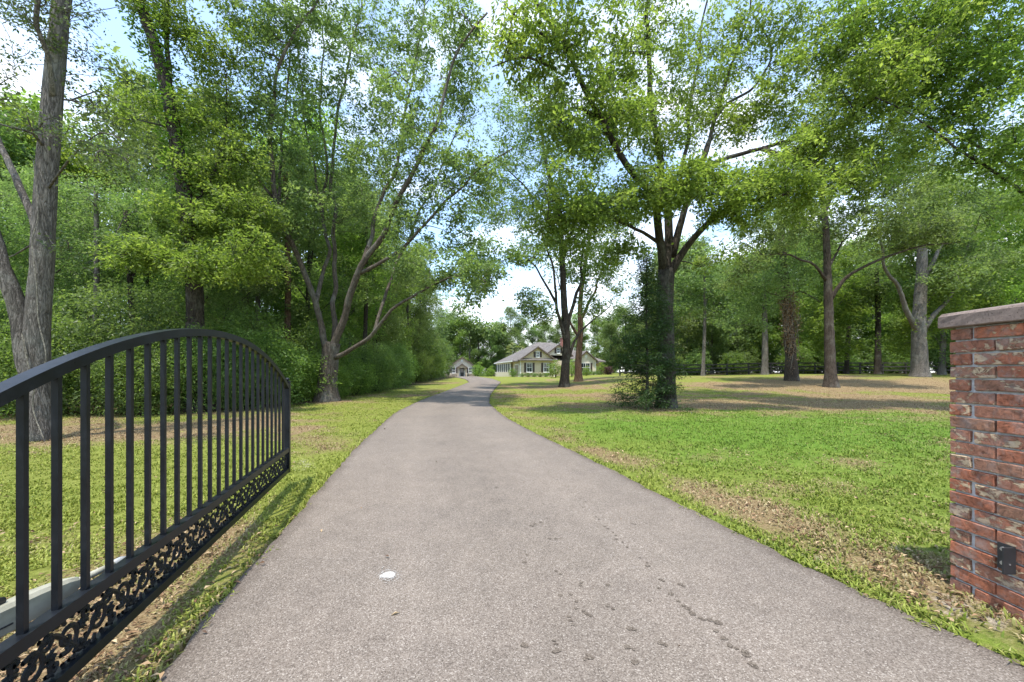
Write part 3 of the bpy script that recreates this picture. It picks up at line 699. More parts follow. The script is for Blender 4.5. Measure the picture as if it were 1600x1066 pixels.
# cap with chipped, slightly sloping top
cw = .035; a_, b_ = hx+cw, hy+cw
def ring(a, b, z, k=9, j=.0015, c_=.012):
    p = []
    for (sx, sy, ex, ey) in ((-1,-1,1,-1),(1,-1,1,1),(1,1,-1,1),(-1,1,-1,-1)):
        for t_ in np.linspace(0, 1, k, endpoint=False):
            x, y = (sx+(ex-sx)*t_)*a, (sy+(ey-sy)*t_)*b
            if t_ == 0: x *= 1-c_; y *= 1-c_
            p.append((x+br_.normal()*j, y+br_.normal()*j, z+br_.normal()*j*.6))
    return p
rings = [ring(a_-.004, b_-.004, PTOP+.005), ring(a_, b_, PTOP+.01), ring(a_, b_, PTOP+.04), ring(a_-.001, b_-.001, PTOP+.068), ring(a_-.012, b_-.012, PTOP+.081), ring(.05, .05, PTOP+.118)]
nr_ = len(rings[0]); V = [p for r_ in rings for p in r_]; Q = []
for i in range(len(rings)-1): Q += [(i*nr_+j, i*nr_+(j+1) % nr_, (i+1)*nr_+(j+1) % nr_, (i+1)*nr_+j) for j in range(nr_)]
T = [(0, j+1, j) for j in range(1, nr_-1)] + [((len(rings)-1)*nr_, (len(rings)-1)*nr_+j, (len(rings)-1)*nr_+j+1) for j in range(1, nr_-1)]
obj('cap', mesh_np('cap', V, Q, T), M['stone_cap'], pil)
# latch bracket
zb0, zb1 = .262, .388
br = empty('latch_bracket', (x0, 1.857, (zb0+zb1)/2)); tag(br, 'small black latch bracket bolted to the brick pillar', 'bracket')
h_ = (zb1-zb0)/2
MB().box((-.0105,-.030,-h_),(-.0025,.034,h_)).build('wall_plate', M['black_plastic'], br)
MB().box((-.06,-.0305,-h_-.004),(-.0030,-.0225,h_-.004)).build('stop_plate', M['black_plastic'], br)
for zz in (-.032, .036): MB().tube([(-.0106,.010,zz),(-.019,.010,zz)], [.011,.009], 8).build('bolt', M['steel'], br)
MB().tube([(-.032,-.0306,-.02),(-.032,-.0325,-.02)], .004, 8).build('bolt_hole', M['steel'], br)

# ------------------------------------------------------------------ the two houses
def siding(name, col):
    m, n, l, b = mat(name); c = coords(n, l)
    wv = N(n, 'TexWave', Scale=1.75, bands_direction='Z', wave_profile='SAW'); l.new(c, wv.inputs['Vector'])
    a = N(n, 'TexNoise', Scale=2, Detail=4); l.new(c, a.inputs['Vector'])
    r = ramp(n, [(.0, tuple(v*.72 for v in col)), (.12, col), (1, tuple(v*1.05 for v in col))]); l.new(wv.outputs['Fac'], r.inputs[0])
    g = ramp(n, [(.3, (.9,.9,.9)), (.7, (1.05,1.05,1.05))]); l.new(a.outputs['Fac'], g.inputs[0])
    l.new(mixc(n, l, 1.0, r.outputs[0], g.outputs[0], 'MULTIPLY'), b.inputs['Base Color']); b.inputs['Roughness'].default_value = .75
    bump(n, l, wv.outputs['Fac'], b, .4, .02); return m
M['siding'] = siding('tan_siding', (.60,.50,.36)); M['siding_pale'] = siding('pale_siding', (.66,.58,.46))
m, n, l, b = mat('roof_shingle'); c = coords(n, l)
v = N(n, 'TexVoronoi', Scale=3.5); l.new(c, v.inputs['Vector']); s_ = N(n, 'SeparateColor'); l.new(v.outputs['Color'], s_.inputs[0])
r = ramp(n, [(0, (.095,.082,.072)), (.5, (.13,.114,.101)), (1, (.165,.147,.132))]); l.new(s_.outputs[0], r.inputs[0]); l.new(r.outputs[0], b.inputs['Base Color']); b.inputs['Roughness'].default_value = .9; M['shingle'] = m
M['trim'] = plain('white_trim', (.78,.77,.74), .6, 0, .08); M['brown_trim'] = plain('brown_trim', (.11,.08,.06), .7); M['shutter'] = plain('dark_brown_shutter', (.055,.035,.028), .6)
M['stone'] = plain('field_stone', (.28,.23,.17), .9, 0, .5, 4); M['chimney'] = plain('chimney_brick', (.34,.14,.10), .9, 0, .3, 8)
M['garage'] = plain('garage_door', (.30,.24,.19), .6); M['door_paint'] = plain('dark_door', (.03,.035,.035), .4); M['brass'] = plain('brass', (.5,.36,.14), .35, .9)
M['screen'] = plain('porch_screen', (.075,.08,.08), .6); M['mulch'] = plain('mulch', (.10,.06,.04), .95)
m, n, l, b = mat('window_glass'); c = coords(n, l); a = N(n, 'TexNoise', Scale=1.5); l.new(c, a.inputs['Vector'])
r = ramp(n, [(.3, (.02,.025,.03)), (.7, (.05,.06,.07))]); l.new(a.outputs['Fac'], r.inputs[0]); l.new(r.outputs[0], b.inputs['Base Color'])
b.inputs['Roughness'].default_value = .06; b.inputs['Specular IOR Level'].default_value = .7; M['glass'] = m

def window(par, a, bq, z, w_, h_, panes=(1, 2), muntins=True, shut=True):
    """a window in the plane b = bq facing -b, centred at a, sill at z"""
    t = .09; mb = MB()
    y0_, y1_ = bq-.06, bq-.004
    mb.box((a-w_/2,y0_,z),(a-w_/2+t,y1_,z+h_)).box((a+w_/2-t,y0_,z),(a+w_/2,y1_,z+h_)).box((a-w_/2+t,y0_,z+h_-t),(a+w_/2-t,y1_,z+h_)).box((a-w_/2+t,y0_,z),(a+w_/2-t,y1_,z+t))
    iw, ih = w_-2*t, h_-2*t; nx2, nz2 = panes
    for i in range(1, nx2): x = a-w_/2+t+iw*i/nx2; mb.box((x-.04,y0_+.01,z+t),(x+.04,y1_,z+h_-t))
    for k in range(nx2):
        xa = a-w_/2+t+iw*k/nx2+(.04 if k else 0); xb = a-w_/2+t+iw*(k+1)/nx2-(.04 if k < nx2-1 else 0)
        for j in range(1, nz2): q = z+t+ih*j/nz2; mb.box((xa,y0_+.012,q-.03),(xb,y1_,q+.03))
        if muntins:
            xm_ = (xa+xb)/2; mb.box((xm_-.012,y0_+.022,z+t),(xm_+.012,y1_-.012,z+h_-t))
    wn_ = mb.build('window', M['trim'], par)
    for k in range(nx2):
        xa = a-w_/2+t+iw*k/nx2+(.04 if k else 0); xb = a-w_/2+t+iw*(k+1)/nx2-(.04 if k < nx2-1 else 0)
        for j in range(nz2):
            qa = z+t+ih*j/nz2+(.03 if j else 0); qb = z+t+ih*(j+1)/nz2-(.03 if j < nz2-1 else 0)
            MB().box((xa, bq-.030, qa), (xb, bq-.018, qb)).build('pane', M['glass'], wn_)
    MB().box((a-w_/2-.05, bq-.10, z-.06), (a+w_/2+.05, bq-.004, z-.001)).build('sill', M['trim'], wn_)
    if shut:
        for s_ in (-1, 1):
            xa = a+s_*(w_/2+.02); xb = xa+s_*.36; MB().box((min(xa,xb), bq-.045, z+.02), (max(xa,xb), bq-.004, z+h_-.02)).build('shutter', M['shutter'], par)

def gable(par, a0, a1, b0, b1, ze, zp, wall, over=.35, th=.16, name='roof', fascia=True):
    """a gable facing -b: triangle wall at b0 and two roof slopes back to b1"""
    am = (a0+a1)/2
    MB().prism([(a0, b0, ze), (a1, b0, ze), (am, b0, zp)], (0, .15, 0)).build('gable_wall', wall, par)
    sl = (zp-ze)/(am-a0); rf = None
    for s_ in (-1, 1):
        e = a0-over if s_ < 0 else a1+over; zl_ = ze-over*sl
        p = [(e, b0-over, zl_+.02), (am, b0-over, zp+.02), (am, b0-over, zp+.02+th), (e, b0-over, zl_+.02+th)]
        if s_ > 0: p = p[::-1]
        o = MB().prism(p, (0, b1-b0+over, 0)).build(name, M['shingle'], par)
        if fascia:
            q = [(e, b0-over-.045, zl_-.03), (am, b0-over-.045, zp-.03), (am, b0-over-.045, zp+.06+th), (e, b0-over-.045, zl_+.06+th)]
            if s_ > 0: q = q[::-1]
            MB().prism(q, (0, .04, 0)).build('fascia', M['brown_trim'], o)

HX, HY = at(813, 588, 61.5)[:2]; PHI = math.radians(13)
house = empty('house', (HX, HY, float(terrain(HX+5, HY+3))-.03), PHI)
tag(house, 'large tan house with grey hipped roof beyond the lawn', 'house')
EZ = 2.75
MB().box((0, 0, -.4), (5.75, 6, EZ)).build('wall', M['siding'], house)                     # front wing
MB().box((.003, 4, -.4), (16, 19.5, EZ-.004)).build('wall', M['siding'], house)            # main block
MB().box((5.8, 2.4, -.4), (9.8, 4.2, EZ-.002)).build('wall', M['siding'], house)
MB().box((9.75, .4, -.4), (13.2, 6, EZ-.001)).build('wall', M['siding_pale'], house)       # right wing
MB().box((13.3, 3.2, -.4), (14.6, 6, 2.35)).build('wall', M['siding'], house)
for a_, b_, zz in ((0, 0, EZ), (5.75, 0, EZ), (9.75, .4, EZ), (13.2, .4, EZ)):
    MB().box((a_-.07, b_-.035, -.3), (a_+.07, b_+.1, zz)).build('corner_board', M['trim'], house)
# main hip roof
o_ = .55; e0, e1, f0, f1 = -o_, 16+o_, 3.2, 19.5+o_; rz_, ra0, ra1, rb = 6.55, 6.3, 9.4, 11.6
mb = MB(); V = [(e0,f0,EZ-.02),(e1,f0,EZ-.02),(e1,f1,EZ-.02),(e0,f1,EZ-.02),(ra0,rb,rz_),(ra1,rb,rz_),(e0,f0,EZ-.2),(e1,f0,EZ-.2),(e1,f1,EZ-.2),(e0,f1,EZ-.2)]
mb.add(V, [(0,1,5,4),(2,3,4,5),(6,9,8,7),(0,6,7,1),(1,7,8,2),(2,8,9,3),(3,9,6,0)], [(1,2,5),(3,0,4)])
hip = mb.build('roof', M['shingle'], house)
MB().box((e0-.12, f0, EZ-.22), (e0-.003, f1, EZ-.03)).build('gutter', M['trim'], hip)
gable(house, 0, 5.75, 0, 9.5, EZ, 4.75, M['siding'], .4)
gable(house, 5.0, 9.6, 2.4, 10, EZ+.9, 5.35, M['siding_pale'], .3)
gable(house, 9.75, 13.2, .4, 9, EZ, 4.2, M['siding_pale'], .35)
MB().add([(-.42,-.5,EZ-.12),(6.17,-.5,EZ-.12),(6.17,-.004,EZ-.12),(-.42,-.004,EZ-.12),(-.42,-.5,EZ+.02),(6.17,-.5,EZ+.02),(6.17,-.004,EZ+.25),(-.42,-.004,EZ+.25)], [(0,3,2,1),(4,5,6,7),(0,1,5,4),(1,2,6,5),(2,3,7,6),(3,0,4,7)]).build('pent_roof', M['shingle'], house)
MB().box((13.0, 2.7, 2.36), (15.0, 6.2, 2.52)).build('porch_roof', M['shingle'], house)
window(house, 1.5, 0, .75, .98, 1.55); window(house, 4.35, 0, .75, .98, 1.55)
window(house, 2.9, 0, EZ+.42, .62, .95); window(house, 7.3, 2.4, EZ+1.2, .62, .95)
window(house, 11.4, .4, .75, 1.65, 1.6, (2, 2))
def vent(par, a, b_, z, r_):
    th_ = np.linspace(0, 2*np.pi, 17)[:-1]; MB().prism([(a+r_*math.cos(t_), b_-.05, z+r_*math.sin(t_)) for t_ in th_], (0,.046,0)).build('round_vent', M['trim'], par)
vent(house, 11.48, .4, 3.42, .26)
ch = MB().box((9.4, 6.2, 3.2), (10.9, 7.3, 7.0)).build('chimney', M['chimney'], house)
MB().box((9.3, 6.1, 7.0), (11.0, 7.4, 7.15)).build('chimney_cap', M['stone'], ch)
# left side: garage door and screened porch (planes facing -a)
g_ = MB().box((-.05, .9, -.35), (-.004, 3.5, 1.95)).build('garage_door', M['garage'], house)
for z in (.35, .85, 1.35): MB().box((-.058, .95, z-.015), (-.0505, 3.45, z+.015)).build('panel_groove', M['brown_trim'], g_)
MB().box((-.075, .75, -.35), (-.004, .899, 2.1)).box((-.075, 3.501, -.35), (-.004, 3.65, 2.1)).box((-.075, .899, 1.951), (-.004, 3.501, 2.1)).build('garage_frame', M['trim'], house)
MB().box((-.5, 5.4, -.4), (-.004, 19, .8)).build('porch_wall', M['siding_pale'], house)
for k in range(7):
    q = 5.6+k*1.9; MB().box((-.42, q+.14, .801), (-.30, q+1.76, 2.3)).build('porch_screen', M['screen'], house)
    MB().box((-.46, q-.14, .802), (-.26, q+.14, 2.45)).build('porch_post', M['trim'], house)
MB().box((-.45, 5.4, 2.301), (-.004, 19, 2.52)).build('porch_beam', M['siding'], house)

CX, CY = at(722, 588, 88)[:2]
cot = empty('cottage', (CX, CY, float(terrain(CX, CY))-.02), math.radians(8)); tag(cot, 'small tan cottage with porch gable where the driveway ends', 'cottage')
MB().box((-2.75, 0, -.3), (2.75, 7, 2.45)).build('wall', M['siding_pale'], cot)
MB().box((-2.9, -.14, -.3), (-.72, -.003, .55)).build('stone_base', M['stone'], cot); MB().box((.72, -.14, -.3), (2.9, -.003, .55)).build('stone_base', M['stone'], cot)
gable(cot, -2.75, 2.75, 0, 7, 2.45, 4.35, M['siding_pale'], .35)
gable(cot, -1.05, 1.05, -1.1, .8, 2.05, 2.85, M['siding'], .25, .12)
for s_ in (-1, 1): MB().box((s_*.92-.13, -1.05, -.3), (s_*.92+.13, -.8, 2.05)).build('porch_post', M['siding'], cot)
d_ = MB().box((-.42, -.06, -.1), (.42, -.004, 1.95)).build('door', M['door_paint'], cot)
MB().box((-.3, -.075, 1.0), (.3, -.0605, 1.8)).build('door_pane', M['glass'], d_); MB().tube([(.33,-.062,.95),(.33,-.11,.95)], .03, 8).build('door_handle', M['brass'], d_)
MB().box((-.56, -.08, -.1), (-.421, -.004, 2.05)).box((.421, -.08, -.1), (.56, -.004, 2.05)).build('door_frame', M['trim'], cot)
window(cot, -1.85, 0, .85, .9, 1.3); window(cot, 1.85, 0, .85, .9, 1.3); vent(cot, 0, 0, 3.75, .28)
MB().box((2.66, -.03, -.3), (2.8, .1, 2.4)).build('corner_board', M['trim'], cot)

# ------------------------------------------------------------------ trees
def leaf_cloud(targets, per, L, spread, flat, r, droop=.25, asp=.5, fade=None):
    """leaves in small flattened sprays round each target point; returns verts, quads, tint"""
    k = len(targets); cnt = np.maximum(4, (per*(.55+.9*r.random(k))).astype(int)); idx_ = np.repeat(np.arange(k), cnt); n_ = len(idx_)
    sp_ = spread*(.65+.7*r.random(k))[idx_]
    off = r.normal(size=(n_, 3)); ln_ = np.linalg.norm(off, axis=1); loose = r.random(n_) < .09; off *= (np.where(loose, ln_*1.15, np.minimum(1.35, ln_*.76))/ln_*sp_)[:,None]; off[:,2] *= flat
    tilt = r.normal(size=(k, 2))*.4; off[:,2] += off[:,0]*tilt[idx_,0]+off[:,1]*tilt[idx_,1]-droop*np.hypot(off[:,0], off[:,1])**2/np.maximum(sp_, .05)*.5
    P = targets[idx_]+off
    nr = np.stack([r.normal(size=n_)*.55, r.normal(size=n_)*.55, np.abs(r.normal(size=n_)*.35+.75)], -1); nr /= np.linalg.norm(nr, axis=1)[:,None]
    d = off/(np.linalg.norm(off, axis=1)[:,None]+1e-6) + r.normal(size=(n_, 3))*.6; d[:,2] -= .25
    d -= nr*np.sum(d*nr, 1)[:,None]; d /= np.linalg.norm(d, axis=1)[:,None]+1e-9
    Ls = L*(.45+1.0*r.random(n_)**1.3); V, q = leaf_quads(P, nr, d, Ls, Ls*asp*(.75+.5*r.random(n_)), .15)
    tint = np.clip(.45+.22*r.normal(size=k)[idx_]+.2*r.normal(size=n_), 0, 1)
    return V, q, tint

NS = 1.75                                # thinning of the foliage sprays
def ell_points(ells, r):
    out = []
    for c_, rad, n_ in ells:
        n_ = max(3, int(n_*NS)); v = r.normal(size=(n_, 3)); v /= np.linalg.norm(v, axis=1)[:,None]; v *= (1.12*r.random(n_)**(1/2.2))[:,None]
        sh = r.normal(size=2)*.3; p_ = v*np.asarray(rad); p_[:,2] += p_[:,0]*sh[0]+p_[:,1]*sh[1]
        out.append(np.asarray(c_)+p_)
    return np.vstack(out)

def skeleton_twigs(nodes, nrad, targets, r, frac=.1, twigs=True, thick=1.0):
    """secondary branches from the limbs to picked targets, then a twig to each other target"""
    mb = MB(); k = len(targets); order = r.permutation(k); M_ = max(3, int(k*frac)); heads = order[:M_]
    allN, allR = [nodes], [nrad]
    cur, curR = nodes, nrad
    hd = heads[np.argsort([np.min(np.sum((nodes-targets[h])**2, 1)) for h in heads])]
    for h in hd:
        t_ = targets[h]; dv_ = t_-cur; ds = np.linalg.norm(dv_, axis=1); cost = ds*(1+.0*ds) + .9*np.maximum(0, -dv_[:,2]) 
        j = int(np.argmin(cost)); s_ = cur[j]; ln = ds[j]
        if ln < .15: continue
        mid1 = s_+(t_-s_)*.35+r.normal(size=3)*ln*.07+np.array([0, 0, .07*ln]); mid2 = s_+(t_-s_)*.7+r.normal(size=3)*ln*.07+np.array([0, 0, .06*ln])
        P = spline([s_, mid1, mid2, t_], max(.3, ln/7)); r0 = min(curR[j]*.75, thick*(.011+.0125*ln)); R = np.linspace(r0, .006*thick, len(P))
        mb.tube(P, R, 5, caps=False); cur = np.vstack([cur, P[1:]]); curR = np.concatenate([curR, R[1:]])
    if twigs:
        for h in order[M_:]:
            t_ = targets[h]; ds = np.linalg.norm(cur-t_, axis=1) + .5*np.maximum(0, cur[:,2]-t_[2]); j = int(np.argmin(ds)); s_ = cur[j]
            m_ = (s_+t_)/2+r.normal(size=3)*.06*ds[j]+np.array([0, 0, .05*ds[j]])
            mb.tube([s_, m_, t_], [min(curR[j], .010*thick), .007*thick, .003*thick], 3, caps=False)
    return mb

def stem(pts, r0, r1, flare=.0, sides=14, noise=.05, seed=0, step=.3, fl_h=.45, wob=0.0):
    P = spline(pts, step)
    if wob:
        rw = np.random.default_rng(seed+500); w_ = rw.normal(size=(len(P), 3)); kk = np.array([1,2,3,2,1])/9.; w_ = np.stack([np.convolve(np.pad(w_[:,i], 2, mode='edge'), kk, 'valid') for i in range(3)], -1)
        P = P + w_*wob*np.minimum(1, np.arange(len(P))/4)[:,None]
    s_ = np.concatenate([[0], np.cumsum(np.linalg.norm(np.diff(P, axis=0), axis=1))]); t_ = s_/s_[-1]
    R = (r0+(r1-r0)*t_**.85)*(1+flare*np.exp(-s_/fl_h))
    mb = MB(); mb.tube(P, R, sides, noise=noise, seed=seed); return mb, P, R

def make_tree(name, label, base, trunk, limbs, ells, leaf, bark, L=.11, per=48, seed=1, spread=.28, flat=.5, group=None, frac=.13, twigs=True, flare=.9, cat='tree', ivy=None, lk=.86, noise=.06, sides=14, thick=1.0):
    r = np.random.default_rng(seed); base = np.asarray(base, float)
    root = empty(name, tuple(base)); tag(root, label, cat, group)
    pts, r0, r1 = trunk; pts = [np.asarray(p, float)-base for p in pts]; pts[0] = pts[0]+np.array([0, 0, -.25])
    mb, P, R = stem(pts, r0, r1, flare, sides, noise, seed); obj('trunk', mb.mesh('trunk', True), M[bark], root)
    nodes, nrad = [P[int(len(P)*.35):]], [R[int(len(R)*.35):]]
    for i, (lp, a, b_) in enumerate(limbs):
        lp = [np.asarray(p, float)-base for p in lp]
        mb, P2, R2 = stem(lp, a*lk, b_*lk*.9, .15, 9 if sides > 8 else 6, noise, seed+i+1, .3, wob=.09); obj('limb', mb.mesh('limb', True), M[bark], root)
        k = int(len(P2)*.25); nodes.append(P2[k:]); nrad.append(R2[k:])
    nodes = np.vstack(nodes); nrad = np.concatenate(nrad)
    tg = ell_points([(np.asarray(c_)-base, rad, n_) for c_, rad, n_ in ells], r)
    bm_ = skeleton_twigs(nodes, nrad, tg, r, frac, twigs, thick)
    if bm_.n: tag(obj('branches', bm_.mesh('branches', True), M[bark], root), kind='stuff')
    V, q, tint = leaf_cloud(tg, per, L, spread, flat, r)
    tag(obj('crown', mesh_np('crown', V, q, None, False, {'tint': ('FACE', tint)}), M[leaf], root), kind='stuff')
    if ivy:                              # leaves climbing the stem between two fractions of its length
        f0_, f1_, n_, rr = ivy;
        mbx, Pt, Rt = stem(pts, r0, r1, 0, 6, 0, seed); sel = Pt[int(len(Pt)*f0_):int(len(Pt)*f1_)]; c_ = sel[r.integers(0, len(sel), n_)]
        a_ = r.random(n_)*6.283; dd = rr*(.6+.7*r.random(n_)); c_ = c_+np.stack([np.cos(a_)*dd, np.sin(a_)*dd, r.normal(size=n_)*.1], -1)
        V, q, tint = leaf_cloud(c_, 26, L*1.1, .16, .9, r)
        tag(obj('ivy', mesh_np('ivy', V, q, None, False, {'tint': ('FACE', tint)}), M['ivy'], root), kind='stuff')
    return root

def PX(Y, pts):                          # pixel path -> points; third value shifts the distance
    return [at(p[0], p[1], Y+(p[2] if len(p) > 2 else 0)) for p in pts]
def EL(Y, rows):                         # (px, py, depth shift, rx px, ry px, rd m, count)
    out = []
    for px, py, dY, rx, ry, rd, n_ in rows:
        y_ = Y+dY; out.append((at(px, py, y_), (rx/F_PX*y_, rd, ry/F_PX*y_), n_))
    return out

# --- A: the wide spreading oak on the left of the drive
bA = ground_at(510, 627); YA = bA[1]
make_tree('oak_tree', 'wide spreading oak with many upright limbs left of the driveway', bA,
  (PX(YA, [(510,627),(511,600),(514,575),(516,550),(519,535)]), .40, .33),
  [(PX(YA, [(514,560),(494,480,-.3),(479,432,-.5),(449,354,-.9),(428,288,-1.2),(422,198,-1.5),(434,108,-1.4),(464,48,-1.2),(497,0,-1),(520,-70,-1)]), .20, .05),
   (PX(YA, [(437,318,-1.0),(410,290,-1.2),(392,264,-1.4),(377,222,-1.8),(379,174,-2),(356,144,-2.2)]), .075, .025),
   (PX(YA, [(494,472,-.3),(505,420,.5),(515,390,1),(503,336,1.5),(509,252,1.8),(500,180,2),(503,90,2.2),(506,20,2.4)]), .13, .04),
   (PX(YA, [(504,340,1.4),(485,240,1),(470,126,.8),(462,40,.6)]), .07, .03),
   (PX(YA, [(519,550),(542,480,-.3),(566,414,-.6),(602,360,-1),(638,288,-1.4),(668,228,-1.8),(686,180,-2),(710,90,-2.2),(758,18,-2.6)]), .24, .05),
   (PX(YA, [(522,530,.2),(524,474,.6),(524,390,1.2),(518,270,1.8),(530,180,2.2),(548,78,2.6),(566,0,2.8),(570,-70,3)]), .16, .05),
   (PX(YA, [(560,428,-.5),(620,396,-1),(680,336,-1.6),(734,276,-2.2),(794,234,-2.8)]), .12, .03),
   (PX(YA, [(521,560,-.1),(572,534,-.8),(614,486,-1.4),(674,447,-2),(734,429,-2.8),(765,445,-3.2)]), .14, .03),
   (PX(YA, [(585,520,-.9),(608,444,0),(638,372,.8),(686,270,1.6),(722,180,2.2),(752,100,2.6)]), .10, .03),
   (PX(YA, [(568,412,-.4),(590,324,.4),(620,264,1),(632,180,1.4),(650,90,1.8),(662,0,2),(670,-70,2)]), .14, .04),
   (PX(YA, [(434,330,-.9),(440,220,0),(452,120,.6),(448,20,1),(446,-60,1)]), .09, .03)],
  EL(YA, [(425,50,-1.3,48,50,1.5,48),(398,170,-1.8,38,40,1.2,26),(480,20,-.5,55,45,1.8,46),(560,50,2.2,55,50,1.8,46),(640,70,1,48,50,1.8,40),(722,60,-1.5,40,55,1.6,38),
   (478,150,1,50,48,1.6,46),(560,165,1.5,55,48,1.8,46),(640,170,-1,50,45,1.8,44),(720,150,.5,40,50,1.6,34),(432,250,-1,45,45,1.4,40),(510,262,1.5,52,40,1.6,40),
   (590,255,.5,50,40,1.7,40),(672,250,-1.4,48,42,1.6,44),(742,262,-2,45,40,1.5,34),(470,340,-1,45,35,1.3,28),(560,330,1,55,32,1.6,26),(640,340,-1,50,35,1.6,26),
   (715,335,-1.5,45,35,1.5,26),(700,425,-2,45,22,1.2,26),(745,435,-3,32,28,1.0,20),(640,420,-1.5,40,22,1.2,14),(500,-80,0,90,60,3,34),(640,-70,0,90,60,3,34),(420,-50,-1,60,50,2,20),(560,-160,0,120,50,3,24)]),
  'leaf_oak', 'bark', .13, 54, 21, .21, .6, lk=.68, flare=.75)

# --- B: the big oak on the right lawn
bB = ground_at(1041, 637); YB = bB[1]
make_tree('oak_tree', 'big dark-trunked oak standing behind the small cedar', bB,
  (PX(YB, [(1041,637),(1041,580),(1040,520),(1039,460),(1041,421)]), .30, .27),
  [(PX(YB, [(1043,432),(1062,400,-.1),(1082,371,-.3),(1119,334,-.8),(1175,310,-1.4),(1230,300,-2)]), .18, .04),
   (PX(YB, [(1040,435),(1041,371,.2),(1038,322,.3),(1026,229,.5),(1014,124,.7),(1011,0,.9),(1008,-90,1)]), .19, .06),
   (PX(YB, [(1037,425),(1034,375,-.5),(1020,309,-1.1),(977,260,-1.6),(940,192,-2.1),(915,155,-2.4),(884,87,-2.7),(847,19,-3),(820,-50,-3.2)]), .17, .045),
   (PX(YB, [(930,180,-2.2),(905,172,-2.6),(885,178,-3),(872,205,-3.2)]), .07, .02),
   (PX(YB, [(868,62,-2.8),(845,50,-3.2),(815,28,-3.5),(790,0,-3.8)]), .05, .02),
   (PX(YB, [(868,108,-2.6),(840,98,-3),(812,93,-3.3),(768,101,-3.8)]), .05, .015),
   (PX(YB, [(1050,400,.2),(1075,310,.4),(1107,258,.6),(1187,232,.2),(1243,217,-.4),(1298,204,-1),(1380,150,-1.8)]), .16, .035),
   (PX(YB, [(1085,300,.4),(1110,215,1),(1131,167,1.4),(1187,124,1.6),(1202,80,1.8),(1185,20,2)]), .10, .03),
   (PX(YB, [(1100,250,.6),(1119,180,1.8),(1140,110,2.4),(1156,74,2.6),(1175,-20,3)]), .10, .03),
   (PX(YB, [(1012,84,.8),(970,82,.2),(939,80,-.3),(925,65,-.6)]), .07, .02),
   (PX(YB, [(1190,232,.2),(1255,254,-.6),(1300,272,-1.2),(1345,312,-1.6)]), .09, .025),
   (PX(YB, [(1036,385,-.2),(995,359,-1),(950,340,-1.8),(895,335,-2.4),(850,345,-2.8)]), .08, .02),
   (PX(YB, [(1041,330,.3),(1070,250,1.5),(1080,150,2.5),(1098,60,3),(1110,-50,3.4)]), .10, .04)],
  EL(YB, [(880,340,-2.4,58,30,1.2,58),(950,325,-1.8,50,28,1.2,44),(1010,300,-1.6,50,32,1.2,44),(1065,290,-1.8,55,36,1.3,60),(1130,288,-1.6,52,36,1.3,54),(1195,285,-1.6,52,32,1.3,46),(1250,300,-2,40,30,1.2,34),(1150,335,-1.2,50,22,1,26),
   (850,70,-3,50,45,1.4,36),(905,135,-2.6,45,42,1.4,42),(965,100,-1.5,48,45,1.5,44),(890,215,-2.6,50,35,1.2,38),(960,190,-1.8,46,40,1.4,44),(1015,50,.5,42,48,1.5,30),(1000,180,0,40,40,1.4,28),(1085,60,2.6,42,45,1.6,26),(1080,190,1.6,45,38,1.4,34),
   (1150,70,2,45,45,1.6,24),(1150,190,1.2,45,35,1.3,34),(1215,150,.5,48,42,1.5,42),(1245,60,1,45,45,1.6,38),(1300,195,-1,48,42,1.4,46),(1355,120,-1.8,48,48,1.5,46),(1310,80,-.5,45,45,1.4,38),(1330,275,-1.6,42,32,1.2,32),(800,60,-3.6,38,45,1.2,20),
   (1000,-70,0,80,50,2.5,34),(880,-60,-2.8,70,45,2,26),(1150,-70,2,80,50,2.5,30),(1280,-40,0,70,40,2,30),(1060,-160,0,150,50,3,24),(1060,125,1,42,42,1.5,30),(1115,130,2,38,42,1.5,26),(1180,60,2,40,40,1.5,20),(1265,235,-.6,42,26,1.2,26),(1420,80,-2,42,40,1.4,30),(1380,220,-1.6,40,30,1.3,26),(1040,225,.4,40,30,1.2,24),(970,395,-1,38,18,.9,16),(1120,400,.5,35,18,.9,10)]),
  'leaf_bright', 'bark_dark', .12, 46, 33, .20, .6, flare=.65)

# --- trees in front of the house
bD = ground_at(881, 605); YD = bD[1]
make_tree('shade_tree', 'dark straight-trunked tree on the lawn in front of the house', bD,
  (PX(YD, [(881,605),(884,560),(885,530),(881,470),(878,400),(873,330),(852,250),(846,190)]), .33, .09),
  [(PX(YD, [(884,535),(872,490,-.5),(866,450,-1),(862,405,-1.4),(840,350,-2)]), .16, .05), (PX(YD, [(885,520),(897,470,.5),(906,440,1),(910,395,1.4),(935,320,2)]), .18, .05),
   (PX(YD, [(868,472,-.6),(850,440,-1.2),(832,415,-1.8),(812,400,-2.4),(780,410,-3)]), .11, .03), (PX(YD, [(879,410),(900,340,-1),(938,280,-2)]), .14, .05),
   (PX(YD, [(888,560),(903,522,.4),(925,505,.8),(950,480,1)]), .14, .04), (PX(YD, [(876,380),(850,330,1),(810,280,2),(780,250,2.5)]), .14, .04)],
  EL(YD, [(815,396,-2.4,34,16,1.6,24),(762,425,-3,30,22,1.5,26),(745,395,-3,30,30,1.6,24),(835,478,-1,30,22,1.6,36),(862,375,-1,45,28,2,36),(925,415,1,40,30,2,42),(815,325,1,55,38,2.4,54),(880,300,0,55,42,2.6,54),(805,255,2,48,38,2.4,40),(850,205,0,50,40,2.4,42),
   (925,240,-1.5,45,42,2.2,36),(958,345,1,38,35,2,36),(760,325,0,38,35,2,32),(930,480,.8,28,22,1.5,24),(840,140,0,55,40,2.4,30),(790,180,1,40,40,2,24),(752,452,-2,16,14,.8,6)]),
  'leaf_dark', 'bark_dark', .19, 46, 41, .34, .6, flare=.7)
bD2 = ground_at(904, 596); YD2 = bD2[1]
